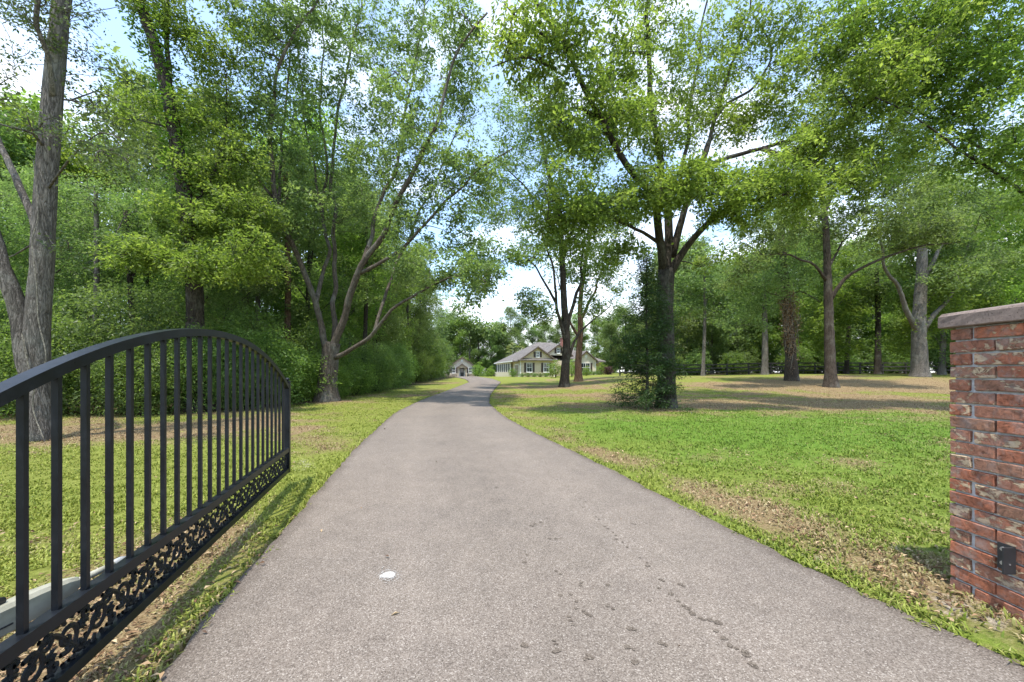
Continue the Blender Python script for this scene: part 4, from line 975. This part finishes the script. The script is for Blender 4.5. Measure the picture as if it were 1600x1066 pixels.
make_tree('shade_tree', 'leaning brown-trunked tree right beside the dark straight one before the house', bD2,
  (PX(YD2, [(904,596),(904,560),(907,520),(907,470),(915,410),(925,350)]), .34, .11),
  [(PX(YD2, [(906,530),(890,500),(880,470),(870,430)]), .16, .05), (PX(YD2, [(907,500),(925,465),(940,430),(965,400)]), .18, .05)],
  EL(YD2, [(880,420,0,40,30,2.5,30),(940,400,0,45,35,2.5,40),(915,340,0,50,40,3,40),(960,440,0,30,28,2,26),(970,330,0,40,40,2.5,30)]),
  'leaf_dark', 'bark_red', .21, 34, 42, .38, .6, flare=.7)

# --- the cedar in front of the big oak
def make_cedar():
    Yc = YB-.75; base = ground_at(1011, 638); base = np.array([at(1011, 640, Yc)[0], Yc, float(terrain(at(1011, 640, Yc)[0], Yc))]); r = np.random.default_rng(9)
    root = empty('cedar_tree', tuple(base)); tag(root, 'small dark cedar growing against the big oak trunk', 'cedar')
    H = 5.1; mb, P, R = stem([(0,0,-.2),(0.01,0,1.4),(-.02,.02,3.4),(0,0,H)], .06, .012, .3, 8, .05); obj('trunk', mb.mesh('trunk', True), M['bark_dark'], root)
    mb = MB(); T = []
    for i in range(165):
        z = .22+(H-.3)*(i/165)**1.05; ln = (1.28-.07*z)*(1-(z/H)**2.6)*(.55+.6*r.random())*(1.0 if z < 1.1 else .95)+.1
        a = r.random()*6.283; rise = .25 if z > 1 else -.05
        e = np.array([math.cos(a)*ln, math.sin(a)*ln, z+ln*rise*(.4+r.random())-.12*ln]); s_ = np.array([0, 0, z])
        P = spline([s_, (s_+e)/2+np.array([0, 0, .06*ln]), e], .2); mb.tube(P, np.linspace(.012, .003, len(P)), 4, caps=False)
        t_ = r.random(max(3, int(11*ln)))*.8+.22; T.append(s_+(e-s_)*t_[:,None]+np.array([0, 0, .04])+r.normal(size=(len(t_), 3))*.07)
    tag(obj('branches', mb.mesh('branches', True), M['bark_dark'], root), kind='stuff')
    V, q, tint = leaf_cloud(np.vstack(T), 20, .085, .11, .5, r, .5, .28)
    tag(obj('crown', mesh_np('crown', V, q, None, False, {'tint': ('FACE', tint)}), M['leaf_cedar'], root), kind='stuff')
make_cedar()

# --- right lawn
bE = ground_at(1298, 605); YE = bE[1]
make_tree('lawn_tree', 'slim-trunked tree with low sweeping limbs on the right lawn', bE,
  (PX(YE, [(1299,605),(1297,560),(1296,520),(1294,450),(1292,390),(1288,330),(1278,270)]), .30, .12),
  [(PX(YE, [(1297,470),(1312,445,-.3),(1335,425,-.7),(1380,402,-1.4),(1435,386,-2),(1495,380,-2.6)]), .14, .03), (PX(YE, [(1293,440),(1265,410,-.4),(1225,400,-1),(1180,397,-1.6)]), .10, .025),
   (PX(YE, [(1291,352),(1262,312,.6),(1228,270,1.2)]), .11, .03), (PX(YE, [(1288,332),(1320,262,.4),(1352,200,.8)]), .12, .03), (PX(YE, [(1294,420),(1315,380,1),(1345,340,2)]), .09, .03)],
  EL(YE, [(1195,372,-1.4,45,22,1.6,46),(1245,345,-.6,45,28,1.8,50),(1320,345,1,50,28,2,56),(1395,352,-1.6,50,28,1.8,54),(1460,358,-2.2,45,26,1.6,46),(1280,262,0,50,36,2.2,54),(1352,268,.5,48,36,2,50),(1220,290,1,45,34,2,46),(1420,288,-1,45,36,2,46),(1320,195,.5,52,38,2.2,52),(1245,205,.5,45,36,2,40),(1400,205,0,50,40,2.2,48),(1160,420,-1.6,32,18,1.2,22),(1330,130,0,60,40,2.5,46)]),
  'leaf_oak', 'bark_brown', .16, 42, 51, .27, .5, flare=.8)
bF = ground_at(1238, 595); YF = bF[1]
brk = make_tree('broken_tree', 'thick reddish trunk draped with dead vines on the right lawn', bF,
  (PX(YF, [(1238,595),(1236,560),(1233,520),(1229,470),(1226,430),(1222,380),(1215,320)]), .40, .16),
  [(PX(YF, [(1230,480),(1215,462,-.8),(1196,455,-1.2)]), .08, .03), (PX(YF, [(1229,470),(1250,455,-.6),(1285,470,-1)]), .07, .02), (PX(YF, [(1226,440),(1195,400,0),(1160,380,0)]), .1, .03), (PX(YF, [(1228,500),(1238,490,-.7),(1243,540,-.6)]), .03, .012)],
  EL(YF, [(1185,455,-1.5,38,26,2,50),(1150,430,0,38,28,2,42),(1210,410,0,42,28,2.2,42),(1255,430,-1,36,26,2,36),(1200,345,0,50,36,2.4,46),(1165,500,-1,32,18,1.6,26),(1250,370,0,40,32,2,34)]),
  'leaf_oak', 'bark_brown', .17, 36, 52, .32, .5, flare=.5, noise=.12)
rv = np.random.default_rng(88); mb = MB(); tv = []
for i in range(26):                      # dead vines and caught leaves hanging on the trunk
    px = 1232+rv.normal()*6; top_ = 455+rv.random()*40; bot = top_+25+rv.random()*60; dy = -.45-.25*rv.random()
    P = spline([at(px+rv.normal()*8, top_, YF+dy), at(px+rv.normal()*7, (top_+bot)/2, YF+dy-.1), at(px+rv.normal()*5, bot, YF+dy)], .2)-bF; mb.tube(P, .018, 4); tv.append(P[::2])
mb.build('vine_stem', M['vine'], brk, True)
V, q, tint = leaf_cloud(np.vstack(tv+[np.array([at(1224+rv.normal()*9, 476+rv.normal()*12, YF-.5)-bF for _ in range(16)])]), 9, .14, .16, .8, rv)
tag(obj('dead_leaves', mesh_np('dead_leaves', V, q, None, False, {'tint': ('FACE', tint)}), M['litter'], brk), kind='stuff')
bG = ground_at(1438, 589); bG = np.array([at(1438, 588, 29.5)[0], 29.5, float(terrain(at(1438, 588, 29.5)[0], 29.5))]); YG = 29.5
make_tree('lawn_tree', 'stout grey-trunked tree forking low beside the brick pillar', bG,
  (PX(YG, [(1438,588),(1437,550),(1436,515),(1438,470),(1441,420),(1440,350)]), .52, .26),
  [(PX(YG, [(1432,515),(1418,485,-.3),(1404,450,-.6),(1388,428,-1),(1372,375,-1.6)]), .24, .08), (PX(YG, [(1444,512),(1462,488,.2),(1485,462,.4),(1500,432,.6),(1515,380,.8)]), .2, .07), (PX(YG, [(1440,440),(1462,400,0),(1490,330,.5)]), .2, .06), (PX(YG, [(1440,400),(1415,340,.5),(1395,270,1)]), .2, .06)],
  EL(YG, [(1375,385,-1,40,30,2,44),(1440,335,0,60,42,3,70),(1512,385,0,42,34,2.4,50),(1505,300,1,50,42,2.6,54),(1565,335,1,45,42,2.4,44),(1400,258,1,55,42,2.6,54),(1555,420,0,32,28,2,34),(1460,250,0,55,45,2.8,50),(1540,240,0,55,45,2.8,48),(1480,420,-1,40,22,1.8,30)]),
  'leaf_oak', 'bark_grey', .18, 38, 53, .34, .5, flare=.45)
make_tree('lawn_tree', 'bright-leaved tree overhanging the upper right corner', (17.8, 11.5, float(terrain(17.8, 11.5))),
  ([(17.8,11.5,float(terrain(17.8,11.5))),(17.7,11.4,3),(17.2,11.5,6),(16.8,11.6,9),(16.5,11.8,12)], .34, .12),
  [([(17.5,11.4,4.6),(15.6,11.4,6.2),(14,11.2,7.2),(12,11,8.2),(10.5,11,9.2)], .07, .02), ([(17.2,11.5,6),(15.5,12.2,8),(13.5,12.4,9.4),(11.2,12.6,10.6)], .08, .02), ([(17,11.5,7),(15.5,10.4,8.6),(13.4,9.8,9.8)], .07, .02), ([(17.6,11.4,4),(16.2,10.4,5.4),(14.4,10,6.6)], .05, .02)],
  EL(11.3, [(1590,60,0,50,48,1.5,60),(1510,35,0,52,45,1.6,66),(1430,45,.4,50,45,1.6,60),(1560,140,-.6,48,45,1.4,46),(1480,125,.4,50,42,1.6,58),(1610,240,-.8,36,40,1.3,30),(1545,225,-.4,42,38,1.4,34),(1415,125,.8,42,40,1.5,44),(1462,195,.6,48,34,1.5,44),(1350,30,1.0,48,42,1.6,46),(1400,-40,0,90,40,2,26),(1540,-50,0,90,40,2,26),(1655,120,0,60,90,2,24),(1600,320,0,30,32,1.2,16)]),
  'leaf_bright', 'bark_dark', .115, 46, 61, .20, .55)

# --- far left: the twin grey trunk and the ivy-hung tree
bH = ground_at(62, 688); YH = bH[1]
tw = make_tree('twin_tree', 'grey twin-stemmed trunk behind the gate at the left edge', bH,
  (PX(YH, [(62,688),(61,640),(59,590),(58,520),(66,420),(72,300),(82,160),(97,0),(112,-130),(120,-250)]), .175, .10),
  [(PX(YH, [(58,625,.02),(42,565,-.02),(28,510,-.05),(8,445,-.1),(-12,385,-.15),(-40,270,-.2),(-60,120,-.2)]), .165, .10), (PX(YH, [(64,450),(52,360,.3),(34,295,.5),(4,228,.8),(-40,150,1.2)]), .085, .05),
   (PX(YH, [(82,170),(74,90,-.3),(60,40,-.5),(64,-20,-.6),(50,-100,-.8)]), .05, .03), (PX(YH, [(72,300),(98,262,-.3),(118,236,-.6),(160,215,-1),(190,230,-1.2)]), .022, .008), (PX(YH, [(84,150),(110,158,.3),(150,148,.7),(180,160,1)]), .02, .008), (PX(YH, [(76,240),(50,205,-.3),(20,195,-.6),(-20,190,-.8)]), .03, .01), (PX(YH, [(62,370),(30,395,.3),(12,402,.5)]), .02, .008)],
  EL(YH, [(150,160,.6,40,22,.6,20),(150,225,-1,42,22,.5,24),(185,250,-1.1,26,18,.4,12),(40,185,-.5,38,24,.5,14),(20,110,.4,34,34,.6,14),(75,20,-.4,45,32,.6,20),(130,60,.3,34,36,.6,12),(30,20,-.3,36,30,.6,18),(85,62,-.2,22,16,.4,9),(95,385,-.1,14,10,.12,4),(60,-90,0,90,60,1.6,46),(110,-200,0,110,70,2,60),(-50,-60,0,70,90,1.5,40)]),
  'leaf_grey', 'bark_grey', .06, 20, 71, .10, .7, frac=.3, flare=.42, noise=.09)
for i, pts in enumerate(([(70,690),(52,640,-.17),(56,600,-.19),(72,560,-.20),(60,500,-.19),(57,440,-.19),(50,380,-.18),(60,330,-.17),(52,250,-.15)], [(52,600,-.2),(38,545,-.2),(34,520,-.19),(44,560,-.2)])):
    P = spline([at(p[0], p[1], YH+(p[2] if len(p) > 2 else -.2)) for p in pts], .1)-bH
    MB().tube(P, np.linspace(.011, .006, len(P)), 6).build('vine_stem', M['vine'], tw, True)
bI = ground_at(306, 641); YI = bI[1]
make_tree('ivy_tree', 'tall leaning dark trunk hung with bright ivy behind the gate', bI,
  (PX(YI, [(306,641),(304,560),(303,450),(291,330),(276,230),(262,150),(238,60),(205,-30),(180,-120)]), .27, .13),
  [(PX(YI, [(267,175),(262,100,.2),(263,0,.4),(262,-90,.6)]), .10, .05), (PX(YI, [(290,330),(330,280,.5),(350,200,1),(355,120,1.4)]), .07, .03), (PX(YI, [(270,200),(230,190,-.5),(200,180,-1)]), .04, .015), (PX(YI, [(303,430),(350,410,-.8),(400,405,-1.4)]), .05, .02), (PX(YI, [(300,420),(250,400,-.8),(205,395,-1.2)]), .05, .02)],
  EL(YI, [(335,190,.8,42,50,1.1,60),(352,95,1.2,40,48,1.2,46),(300,60,.5,36,44,1.1,36),(245,15,.2,40,36,1.1,26),(325,280,.5,45,38,1.1,60),(375,250,1,36,40,1.1,40),(285,345,-.2,36,30,.9,40),(345,355,.2,48,34,1.1,56),(390,330,.8,38,34,1.1,40),(330,410,-.8,62,26,1,60),(400,405,-1.2,40,26,.9,36),(260,400,-.6,50,28,1,44),(205,395,-1.2,36,22,.8,22),(225,160,-.6,26,16,.6,9),(200,190,-1,20,14,.5,7),(240,-90,0,100,60,2,50),(340,-60,1,80,60,2,46)]),
  'leaf_bright', 'bark_dark', .11, 44, 72, .19, .6, ivy=(.42, .95, 150, .34))

# ------------------------------------------------------------------ background trees: a few kinds, copied tree by tree
def kind_tree(seed, H, rad, low, nb, nt, L, per, spread, leaf, bark, lean=.0, r0=.2):
    r = np.random.default_rng(seed); tr_ = [(0,0,0),(lean*.2+r.normal()*.1, r.normal()*.1, H*.25),(lean*.5+r.normal()*.15, r.normal()*.15, H*.55),(lean+r.normal()*.2, r.normal()*.2, H*.9)]
    limbs, ells = [], []
    for i in range(nb):
        t_ = low+(1-low)*(i+.5)/nb; z = H*t_; a = i*2.4+r.random(); w_ = rad*(math.sin(math.pi*min(1, (t_-low*.75)/(1.12-low*.75))))**.7*(.7+.45*r.random())
        e = np.array([math.cos(a)*w_*.75, math.sin(a)*w_*.75, z+.06*H*r.random()]); s_ = np.array([lean*t_*.8, 0, max(.12*H, z-.14*H-.25*w_)])
        limbs.append(([s_, s_+(e-s_)*.5+np.array([0, 0, .04*H*r.random()]), e], r0*.45*(1.1-t_*.7), .02))
        for k in range(3):
            cc = s_+(e-s_)*(.55+.4*k/2)+r.normal(size=3)*[rad*.12, rad*.12, H*.02]; ells.append((cc, (rad*.34, rad*.34, H*.06), max(3, nt//(nb*3))))
    ells.append(((lean, 0, H*.92), (rad*.45, rad*.45, H*.09), nt//12))
    root = make_tree('kind', 'x', (0,0,0), (tr_, r0, r0*.35), limbs, ells, leaf, bark, L, per, seed, spread, .5, None, .12, False, .6, sides=8, thick=1.6)
    return root
def take(root):                          # lift a finished tree out of the scene as a pattern of its parts
    parts = [(o.name.split('.')[0], o.data, o.get('kind')) for o in root.children]
    for o in list(root.children): bpy.data.objects.remove(o)
    bpy.data.objects.remove(root); return parts
def plant(name, parts, x, y, s=1.0, rz=0.0, label=None, cat='tree', group=None, sz=None, dz=0.0):
    root = empty(name, (x, y, float(terrain(x, y))+dz), rz); root.scale = (s, s, sz or s); tag(root, label, cat, group)
    limbs_ = 0
    for nm, me, kd in parts:
        o = bpy.data.objects.new(nm, me); COL.objects.link(o); o.parent = root
        if kd: o['kind'] = kd
    return root

def join_limbs(parts, mt):               # far trees: trunk with its limbs as one wood mesh each
    keep = [p for p in parts if p[0] not in ('limb', 'trunk', 'branches')]; Vs, Fs, n_ = [], [], 0
    V, Q, T = [], [], []
    for nm, me, kd in parts:
        if nm not in ('limb', 'trunk', 'branches'): continue
        co = np.empty(len(me.vertices)*3, np.float32); me.vertices.foreach_get('co', co); co = co.reshape(-1, 3)
        lt = np.empty(len(me.polygons), np.int32); me.polygons.foreach_get('loop_total', lt); ls = np.empty(len(me.polygons), np.int32); me.polygons.foreach_get('loop_start', ls)
        vi = np.empty(len(me.loops), np.int32); me.loops.foreach_get('vertex_index', vi)
        q = ls[lt == 4]; t_ = ls[lt == 3]
        if len(q): Q.append(vi[q[:,None]+np.arange(4)]+n_)
        if len(t_): T.append(vi[t_[:,None]+np.arange(3)]+n_)
        V.append(co); n_ += len(co)
    me = mesh_np('trunk', np.vstack(V), np.vstack(Q), np.vstack(T) if T else None, True); me.materials.append(mt)
    return [('trunk', me, None)] + keep

near_k = [join_limbs(take(kind_tree(200+i, H, rad, low, 9, nt, .13, 32, .25, lf, bk, ln, r0)), M[bk]) for i, (H, rad, low, nt, lf, bk, ln, r0) in enumerate((
    (13, 3.4, .16, 620, 'leaf_dark', 'bark_dark', .3, .16), (15, 3.2, .22, 620, 'leaf_oak', 'bark', -.5, .18), (11, 3.0, .14, 560, 'leaf_bright', 'bark_grey', .6, .12), (14, 3.6, .18, 640, 'leaf_oak', 'bark_dark', 0, .17)))]
far_k = [join_limbs(take(kind_tree(300+i, H, rad, low, 10, nt, .27, 30, .45, lf, bk, 0, r0)), M[bk]) for i, (H, rad, low, nt, lf, bk, r0) in enumerate((
    (16, 4.6, .10, 420, 'leaf_dark', 'bark_dark', .26), (18, 4.6, .2, 420, 'leaf_oak', 'bark_grey', .28), (13, 4.0, .08, 380, 'leaf_oak', 'bark', .22), (17, 4.2, .16, 400, 'leaf_bright', 'bark_grey', .24)))]
def shrub_kind(seed, rx, h, nt, L, per, leaf):
    r = np.random.default_rng(seed); root = empty('k'); mb = MB(); n0 = []
    for i in range(7):
        a = r.random()*6.283; q = rx*.6*r.random()**.5; P = spline([(0,0,-.1),(math.cos(a)*q*.5, math.sin(a)*q*.5, h*.35),(math.cos(a)*q, math.sin(a)*q, h*.8)], .2); mb.tube(P, np.linspace(.03, .008, len(P)), 5, caps=False)
    obj('stem', mb.mesh('stem', True), M['bark_dark'], root)
    v = r.normal(size=(nt, 3)); v /= np.linalg.norm(v, axis=1)[:,None]; v *= (r.random(nt)**(1/3.2))[:,None]*(1+.22*np.sin(v[:,:1]*5+seed)*np.cos(v[:,1:2]*4))
    P = v*[rx, rx, h*.54]+[0, 0, h*.5]; P = P[P[:,2] > .04]
    V, q, tint = leaf_cloud(P, per, L, .2*rx**.5, .55, r)
    tag(obj('foliage', mesh_np('foliage', V, q, None, False, {'tint': ('FACE', tint)}), M[leaf], root), kind='stuff')
    return take(root)
shr = [shrub_kind(400, 1.3, 2.6, 300, .085, 44, 'leaf_shrub'), shrub_kind(401, 1.6, 3.4, 340, .10, 44, 'leaf_dark'), shrub_kind(402, 1.1, 1.9, 260, .075, 44, 'leaf_bright')]
fsh = [shrub_kind(410, 1.5, 3.0, 120, .22, 30, 'leaf_shrub'), shrub_kind(411, 2.0, 3.6, 140, .24, 30, 'leaf_dark')]

ORD = ['first','second','third','fourth','fifth','sixth','seventh','eighth','ninth','tenth','eleventh','twelfth','thirteenth','fourteenth','fifteenth','sixteenth','seventeenth','eighteenth','nineteenth','twentieth']
ORD += ['twenty-'+o for o in ORD[:9]] + ['thirtieth'] + ['thirty-'+o for o in ORD[:9]] + ['fortieth']
def row(name, kinds, spots, phrase, cat, group, rs, smin=.85, smax=1.15):
    r = np.random.default_rng(rs); spots = sorted(spots, key=lambda p: p[0]/p[1])
    for i, sp in enumerate(spots):
        k = kinds[r.integers(len(kinds))] if len(sp) < 4 else kinds[sp[3]]
        s_ = (smin+(smax-smin)*r.random())*(sp[2] if len(sp) > 2 else 1)
        if sp[0]/sp[1] < -.66 and cat == 'tree': s_ = min(s_, (.5*sp[1]+1.0)/14)
        plant(name, k, sp[0], sp[1], s_, r.random()*6.283, phrase % ORD[i], cat, group, s_*(.9+.25*r.random()))
# left woods
rl = np.random.default_rng(77)
row('woodland_shrub', shr, [(-16.5,10.2),(-15,11.2),(-13.2,10.6,.9),(-11.8,11.6),(-10.6,11.0,.8),(-9.6,12.4),(-8.9,13.8),(-10.2,14.2,1.2),(-9.0,15.8,1.1),(-8.3,17.6,1.0),(-9.4,19,1.2)],
    'leafy shrub at the wood edge behind the gate, %s from the left', 'shrub', 'shrubs along the wood edge behind the gate', 1)
row('woodland_shrub', [shr[1], shr[0], shr[2]], [(-8.3,20.5,1.1),(-8.0,22.5,.85),(-8.8,25,1.3),(-8.6,28,1.0),(-9.4,32,1.4),(-9.2,37,1.2),(-10,42,1.7),(-10.1,48,1.3),(-11.2,55,1.9),(-12.5,63,1.7)],
    'dense dark shrub lining the left side of the far drive, %s from the left', 'shrub', 'shrubs lining the far drive', 2)
row('woodland_tree', near_k, [(-20,11),(-17,12.5),(-11.6,14),(-18.5,15.5),(-15,15.8),(-12.4,17),(-22,19),(-17.5,19.5),(-14,20),(-11.2,21)],
    'woodland tree among the woods behind the gate, %s from the left', 'tree', 'trees in the woods behind the gate', 3)
row('woodland_tree', near_k, [(-10.6,24.5,1),(-10.2,29,1),(-11,34,1.05),(-10.8,40,1.05),(-11.5,47,1.1),(-13,56,1.1)], 'woodland tree rising over the shrubs left of the far drive, %s from the left', 'tree', 'trees over the shrubs left of the far drive', 4)
deep = [(-24-14*rl.random()-0*i, 14+i*2.3) for i in range(9)]+[(-15-6*rl.random(), 24+i*4.5) for i in range(10)]+[(-26-12*rl.random(), 30+i*6) for i in range(8)]
row('woodland_tree', far_k, deep, 'tree deep in the left woods, %s from the left', 'tree', 'trees deep in the left woods', 5, .9, 1.2)
# woods behind the cottage and house
back = [(-34+i*4.4+rl.normal()*.8, 103+rl.random()*9) for i in range(24)]
back += [(20+3.2*i, 78+2*rl.random()) for i in range(4)]
back += [(-13.2,97,.9),(-8.6,97.5,.85),(-5.4,98,.9),(-2.2,99,.9)]
row('background_tree', far_k, back, 'tree in the woods behind the houses, front row, %s from the left', 'tree', 'front row of trees behind the houses', 6, .72, .95)
back2 = [(-44+i*6.5+rl.normal()*1, 120+rl.random()*10) for i in range(20)]
row('background_tree', far_k, back2, 'tree in the woods behind the houses, rear row, %s from the left', 'tree', 'rear row of trees behind the houses', 7, .9, 1.15)
# right woods
right = [(21+i*3.4+rl.normal()*.6, 50-.25*i+rl.random()*4) for i in range(20)]
row('background_tree', far_k, right, 'tree in the right-hand woods, front row, %s from the left', 'tree', 'front row of trees in the right-hand woods', 8, .82, 1.05)
right2 = [(25+i*5+rl.normal()*1, 60+rl.random()*8) for i in range(18)]
row('background_tree', far_k, right2, 'tree in the right-hand woods, rear row, %s from the left', 'tree', 'rear row of trees in the right-hand woods', 9, 1.0, 1.25)
row('background_tree', far_k, [(30+i*6.5+rl.normal(), 76+rl.random()*8) for i in range(16)], 'tree in the right-hand woods, hindmost row, %s from the left', 'tree', 'hindmost row of trees in the right-hand woods', 15, 1.0, 1.25)
row('woodland_shrub', fsh, [(21+i*2.6+rl.normal()*.8, 52.5+rl.random()*4, 1.0+.5*rl.random()) for i in range(28)], 'shrub deep inside the right-hand woods, %s from the left', 'shrub', 'shrubs inside the right-hand woods', 16)
rightn = [(33,31,.8),(38,34,.9),(41,30,.85),(46,37,1),(52,40,1),(31.5,38,.9)]
row('background_tree', far_k, rightn, 'tree at the right wood edge behind the brick pillar, %s from the left', 'tree', 'trees at the right wood edge behind the pillar', 10)
row('woodland_shrub', fsh, [(18+i*3.1+rl.normal()*.8, 46.5+rl.random()*2.5, .65+.4*rl.random()) for i in range(18)], 'low shrub at the foot of the right-hand woods, %s from the left', 'shrub', 'shrubs at the foot of the right-hand woods', 11)
row('woodland_shrub', fsh, [(-30+i*5.2+rl.normal()*1, 98+rl.random()*4, 1+.5*rl.random()) for i in range(18)], 'shrub at the foot of the woods behind the houses, %s from the left', 'shrub', 'shrubs behind the houses', 12)
row('woodland_shrub', fsh, [(-18-3*i+rl.normal(), 16+3.2*i+rl.random()*3, .9) for i in range(8)]+[(-13.5,18,.8),(-14.5,24,1),(-13.5,30,1.1),(-14,38,1.2),(-15.5,46,1.2)], 'understorey shrub inside the left woods, %s from the left', 'shrub', 'understorey shrubs in the left woods', 13)

# single thin trunks that show between the others
def pole_tree(px, py, Y, top, wpx, bark, label, lf='leaf_dark', leaf_y=None):
    b_ = at(px, py, Y); b_[2] = float(terrain(b_[0], b_[1])); tx, ty = top
    e = at(tx, ty, Y); r0 = wpx/2/F_PX*Y
    mid_ = (b_+e)/2+np.array([.12, 0, 0])
    ells = [((e+np.array([0, 0, -.4])), (1.6*Y/18, 1.4, 1.0*Y/18), 40)]+[(b_+(e-b_)*t_+np.array([s_*.9*Y/18, 0, 0]), (.9*Y/18, .8, .5*Y/18), 20) for t_, s_ in ((.75, 1), (.85, -1), (.66, -1))]
    make_tree('slender_tree', label, b_, ([b_, mid_, e], r0, r0*.6), [([b_+(e-b_)*.62, b_+(e-b_)*.7+np.array([.5, 0, .3]), b_+(e-b_)*.8+np.array([1.0, 0, .6])], r0*.4, .02)], ells, lf, bark, .007*Y, 36, int(px), .016*Y, .5, flare=.4, sides=8)
pole_tree(447, 596, 19, (445, 250), 11, 'bark_red', 'slender reddish pine trunk just left of the spreading oak')
for px_, py_, Y_, tp, w_, bk_, lb in ((140, 640, 13.5, (150, 300), 9, 'bark_grey', 'thin grey stem among the shrubs just right of the twin trunk'), (205, 632, 15, (196, 330), 10, 'bark_dark', 'dark slim stem behind the sixth gate bar'), (352, 622, 17.5, (346, 240), 11, 'bark_brown', 'brown slim stem right of the ivy-hung trunk'), (402, 615, 19.5, (396, 250), 8, 'bark_grey', 'thin pale stem between the ivy-hung trunk and the pine'), (566, 600, 24, (572, 330), 8, 'bark_dark', 'thin dark stem in the shrubs right of the spreading oak')):
    pole_tree(px_, py_, Y_, tp, w_, bk_, lb, 'leaf_oak')
pole_tree(1098, 586, 42, (1101, 420), 6, 'bark_grey', 'thin pale trunk at the wood edge right of the big oak', 'leaf_oak')
pole_tree(1195, 587, 40, (1192, 430), 10, 'bark_grey', 'short grey trunk left of the vine-draped trunk')
pole_tree(1371, 586, 38, (1369, 420), 9, 'bark_dark', 'dark slim trunk between the slim tree and grey tree')
pole_tree(1322, 586, 41, (1326, 430), 7, 'bark_dark', 'thin dark trunk close right of the slim lawn tree')
pole_tree(733, 578, 98, (734, 500), 4, 'bark_grey', 'tall bare pale trunk behind the cottage', 'leaf_oak')

# ------------------------------------------------------------------ garden plants by the houses
gsh = [shrub_kind(420, .8, 1.5, 70, .13, 26, 'leaf_shrub'), shrub_kind(421, .9, 1.3, 70, .13, 26, 'leaf_purple'), shrub_kind(422, 1.3, 2.6, 110, .16, 26, 'leaf_bright'), shrub_kind(423, .6, .7, 50, .10, 24, 'leaf_dark')]
def garden(px, Y, k, s, label, cat='bush', name='garden_bush'):
    x = (px-800)/F_PX*Y; plant(name, gsh[k], x, Y, s, px, label, cat)
garden(801, 60.0, 0, .85, 'clipped round green bush beside the garage door')
garden(767, 66, 2, .62, 'pale green bush left of the screened porch')
garden(950, 60, 1, 1.0, 'dark purple bush right of the house')
garden(940, 62, 2, .7, 'green bush between the house and the purple bush')
garden(868, 52, 2, .85, 'loose bright shrub in front of the house left of the dark trunk')
garden(893, 52, 2, .85, 'loose bright shrub between the two trunks before the house')
garden(917, 55, 2, .5, 'small bright shrub under the right-hand house window')
gsp = [(816+i*9.3, 59.6+.12*i) for i in range(5)]+[(912+i*8, 61.5) for i in range(4)]
for i, (px, Y) in enumerate(gsp): garden(px, Y, 3, .9, 'low plant in the bed along the house front, %s from the left' % ORD[i], 'plant', 'bed_plant')
for i, px in enumerate((748, 755, 762)): garden(px, 86-i*3, (2, 3, 3)[i], (1.15, 1.2, 1.3)[i], ('tall pale bush against the cottage corner', 'low plant right of the cottage', 'low plant nearest the pale bush right of the cottage')[i])
# cabbage palm behind the porch
def make_palm():
    Y = 84; x = (806-800)/F_PX*Y; z = float(terrain(x, Y)); r = np.random.default_rng(4); root = empty('palm_tree', (x, Y, z)); tag(root, 'yellow-green cabbage palm behind the left end of the house', 'palm')
    mb, P, R = stem([(0,0,-.2),(.1,0,2.8),(0,.1,5.6)], .24, .2, .2, 9, .06); obj('trunk', mb.mesh('trunk', True), M['bark_grey'], root)
    for i in range(34):
        a = r.random()*6.283; el = -.5+1.7*r.random(); st = np.array([0, .1, 5.6]); d = np.array([math.cos(a)*math.cos(el), math.sin(a)*math.cos(el), math.sin(el)]); hub = st+d*1.5
        s_ = np.cross(d, (0, 0, 1)); s_ /= np.linalg.norm(s_)+1e-6; u = np.cross(s_, d); V, Q = [], []
        for j, t_ in enumerate(np.linspace(-1.3, 1.3, 11)):
            e = d*math.cos(t_)+s_*math.sin(t_); ln = 1.15-.12*abs(t_); w_ = np.cross(e, u)*.07; n0 = len(V)
            V += [hub, hub+e*ln*.5+w_, hub+e*ln-np.array([0, 0, .35]), hub+e*ln*.5-w_]; Q.append((n0, n0+1, n0+2, n0+3))
        me = mesh_np('frond', V, Q, None, False, {'tint': ('FACE', np.full(len(Q), .2+.7*r.random()))})
        fr = obj('frond', me, M['leaf_palm'], root); MB().tube([st, st+d*.8+np.array([0, 0, .05]), hub], [.03, .02, .015], 4).build('stalk', M['leaf_palm'], fr)
make_palm()

# ------------------------------------------------------------------ board fence at the back of the right lawn
fn = empty('board_fence', (12.5, 44.5, float(terrain(16, 44.5)))); tag(fn, 'dark board fence along the foot of the right-hand woods', 'fence')
M['fence'] = plain('dark_fence_paint', (.03,.027,.025), .7)
fz = lambda x: float(terrain(x, 44.5-.06*(x-12.5)))-float(terrain(16, 44.5))
for i in range(18):
    x = i*2.4; y = -.06*x; z = fz(12.5+x)
    MB().box((x-.06, y-.06, z-.2), (x+.06, y+.06, z+1.32)).build('post', M['fence'], fn)
    if i < 17:
        z2 = fz(12.5+x+2.4)
        for h_ in (.35, .75, 1.15):
            V = [(x, y-.085, z+h_), (x+2.395, y-.144-.085, z2+h_), (x+2.395, y-.144-.062, z2+h_), (x, y-.062, z+h_), (x, y-.085, z+h_+.14), (x+2.395, y-.144-.085, z2+h_+.14), (x+2.395, y-.144-.062, z2+h_+.14), (x, y-.062, z+h_+.14)]
            MB().add(V, [(0,3,2,1),(4,5,6,7),(0,1,5,4),(1,2,6,5),(2,3,7,6),(3,0,4,7)]).build('rail', M['fence'], fn)
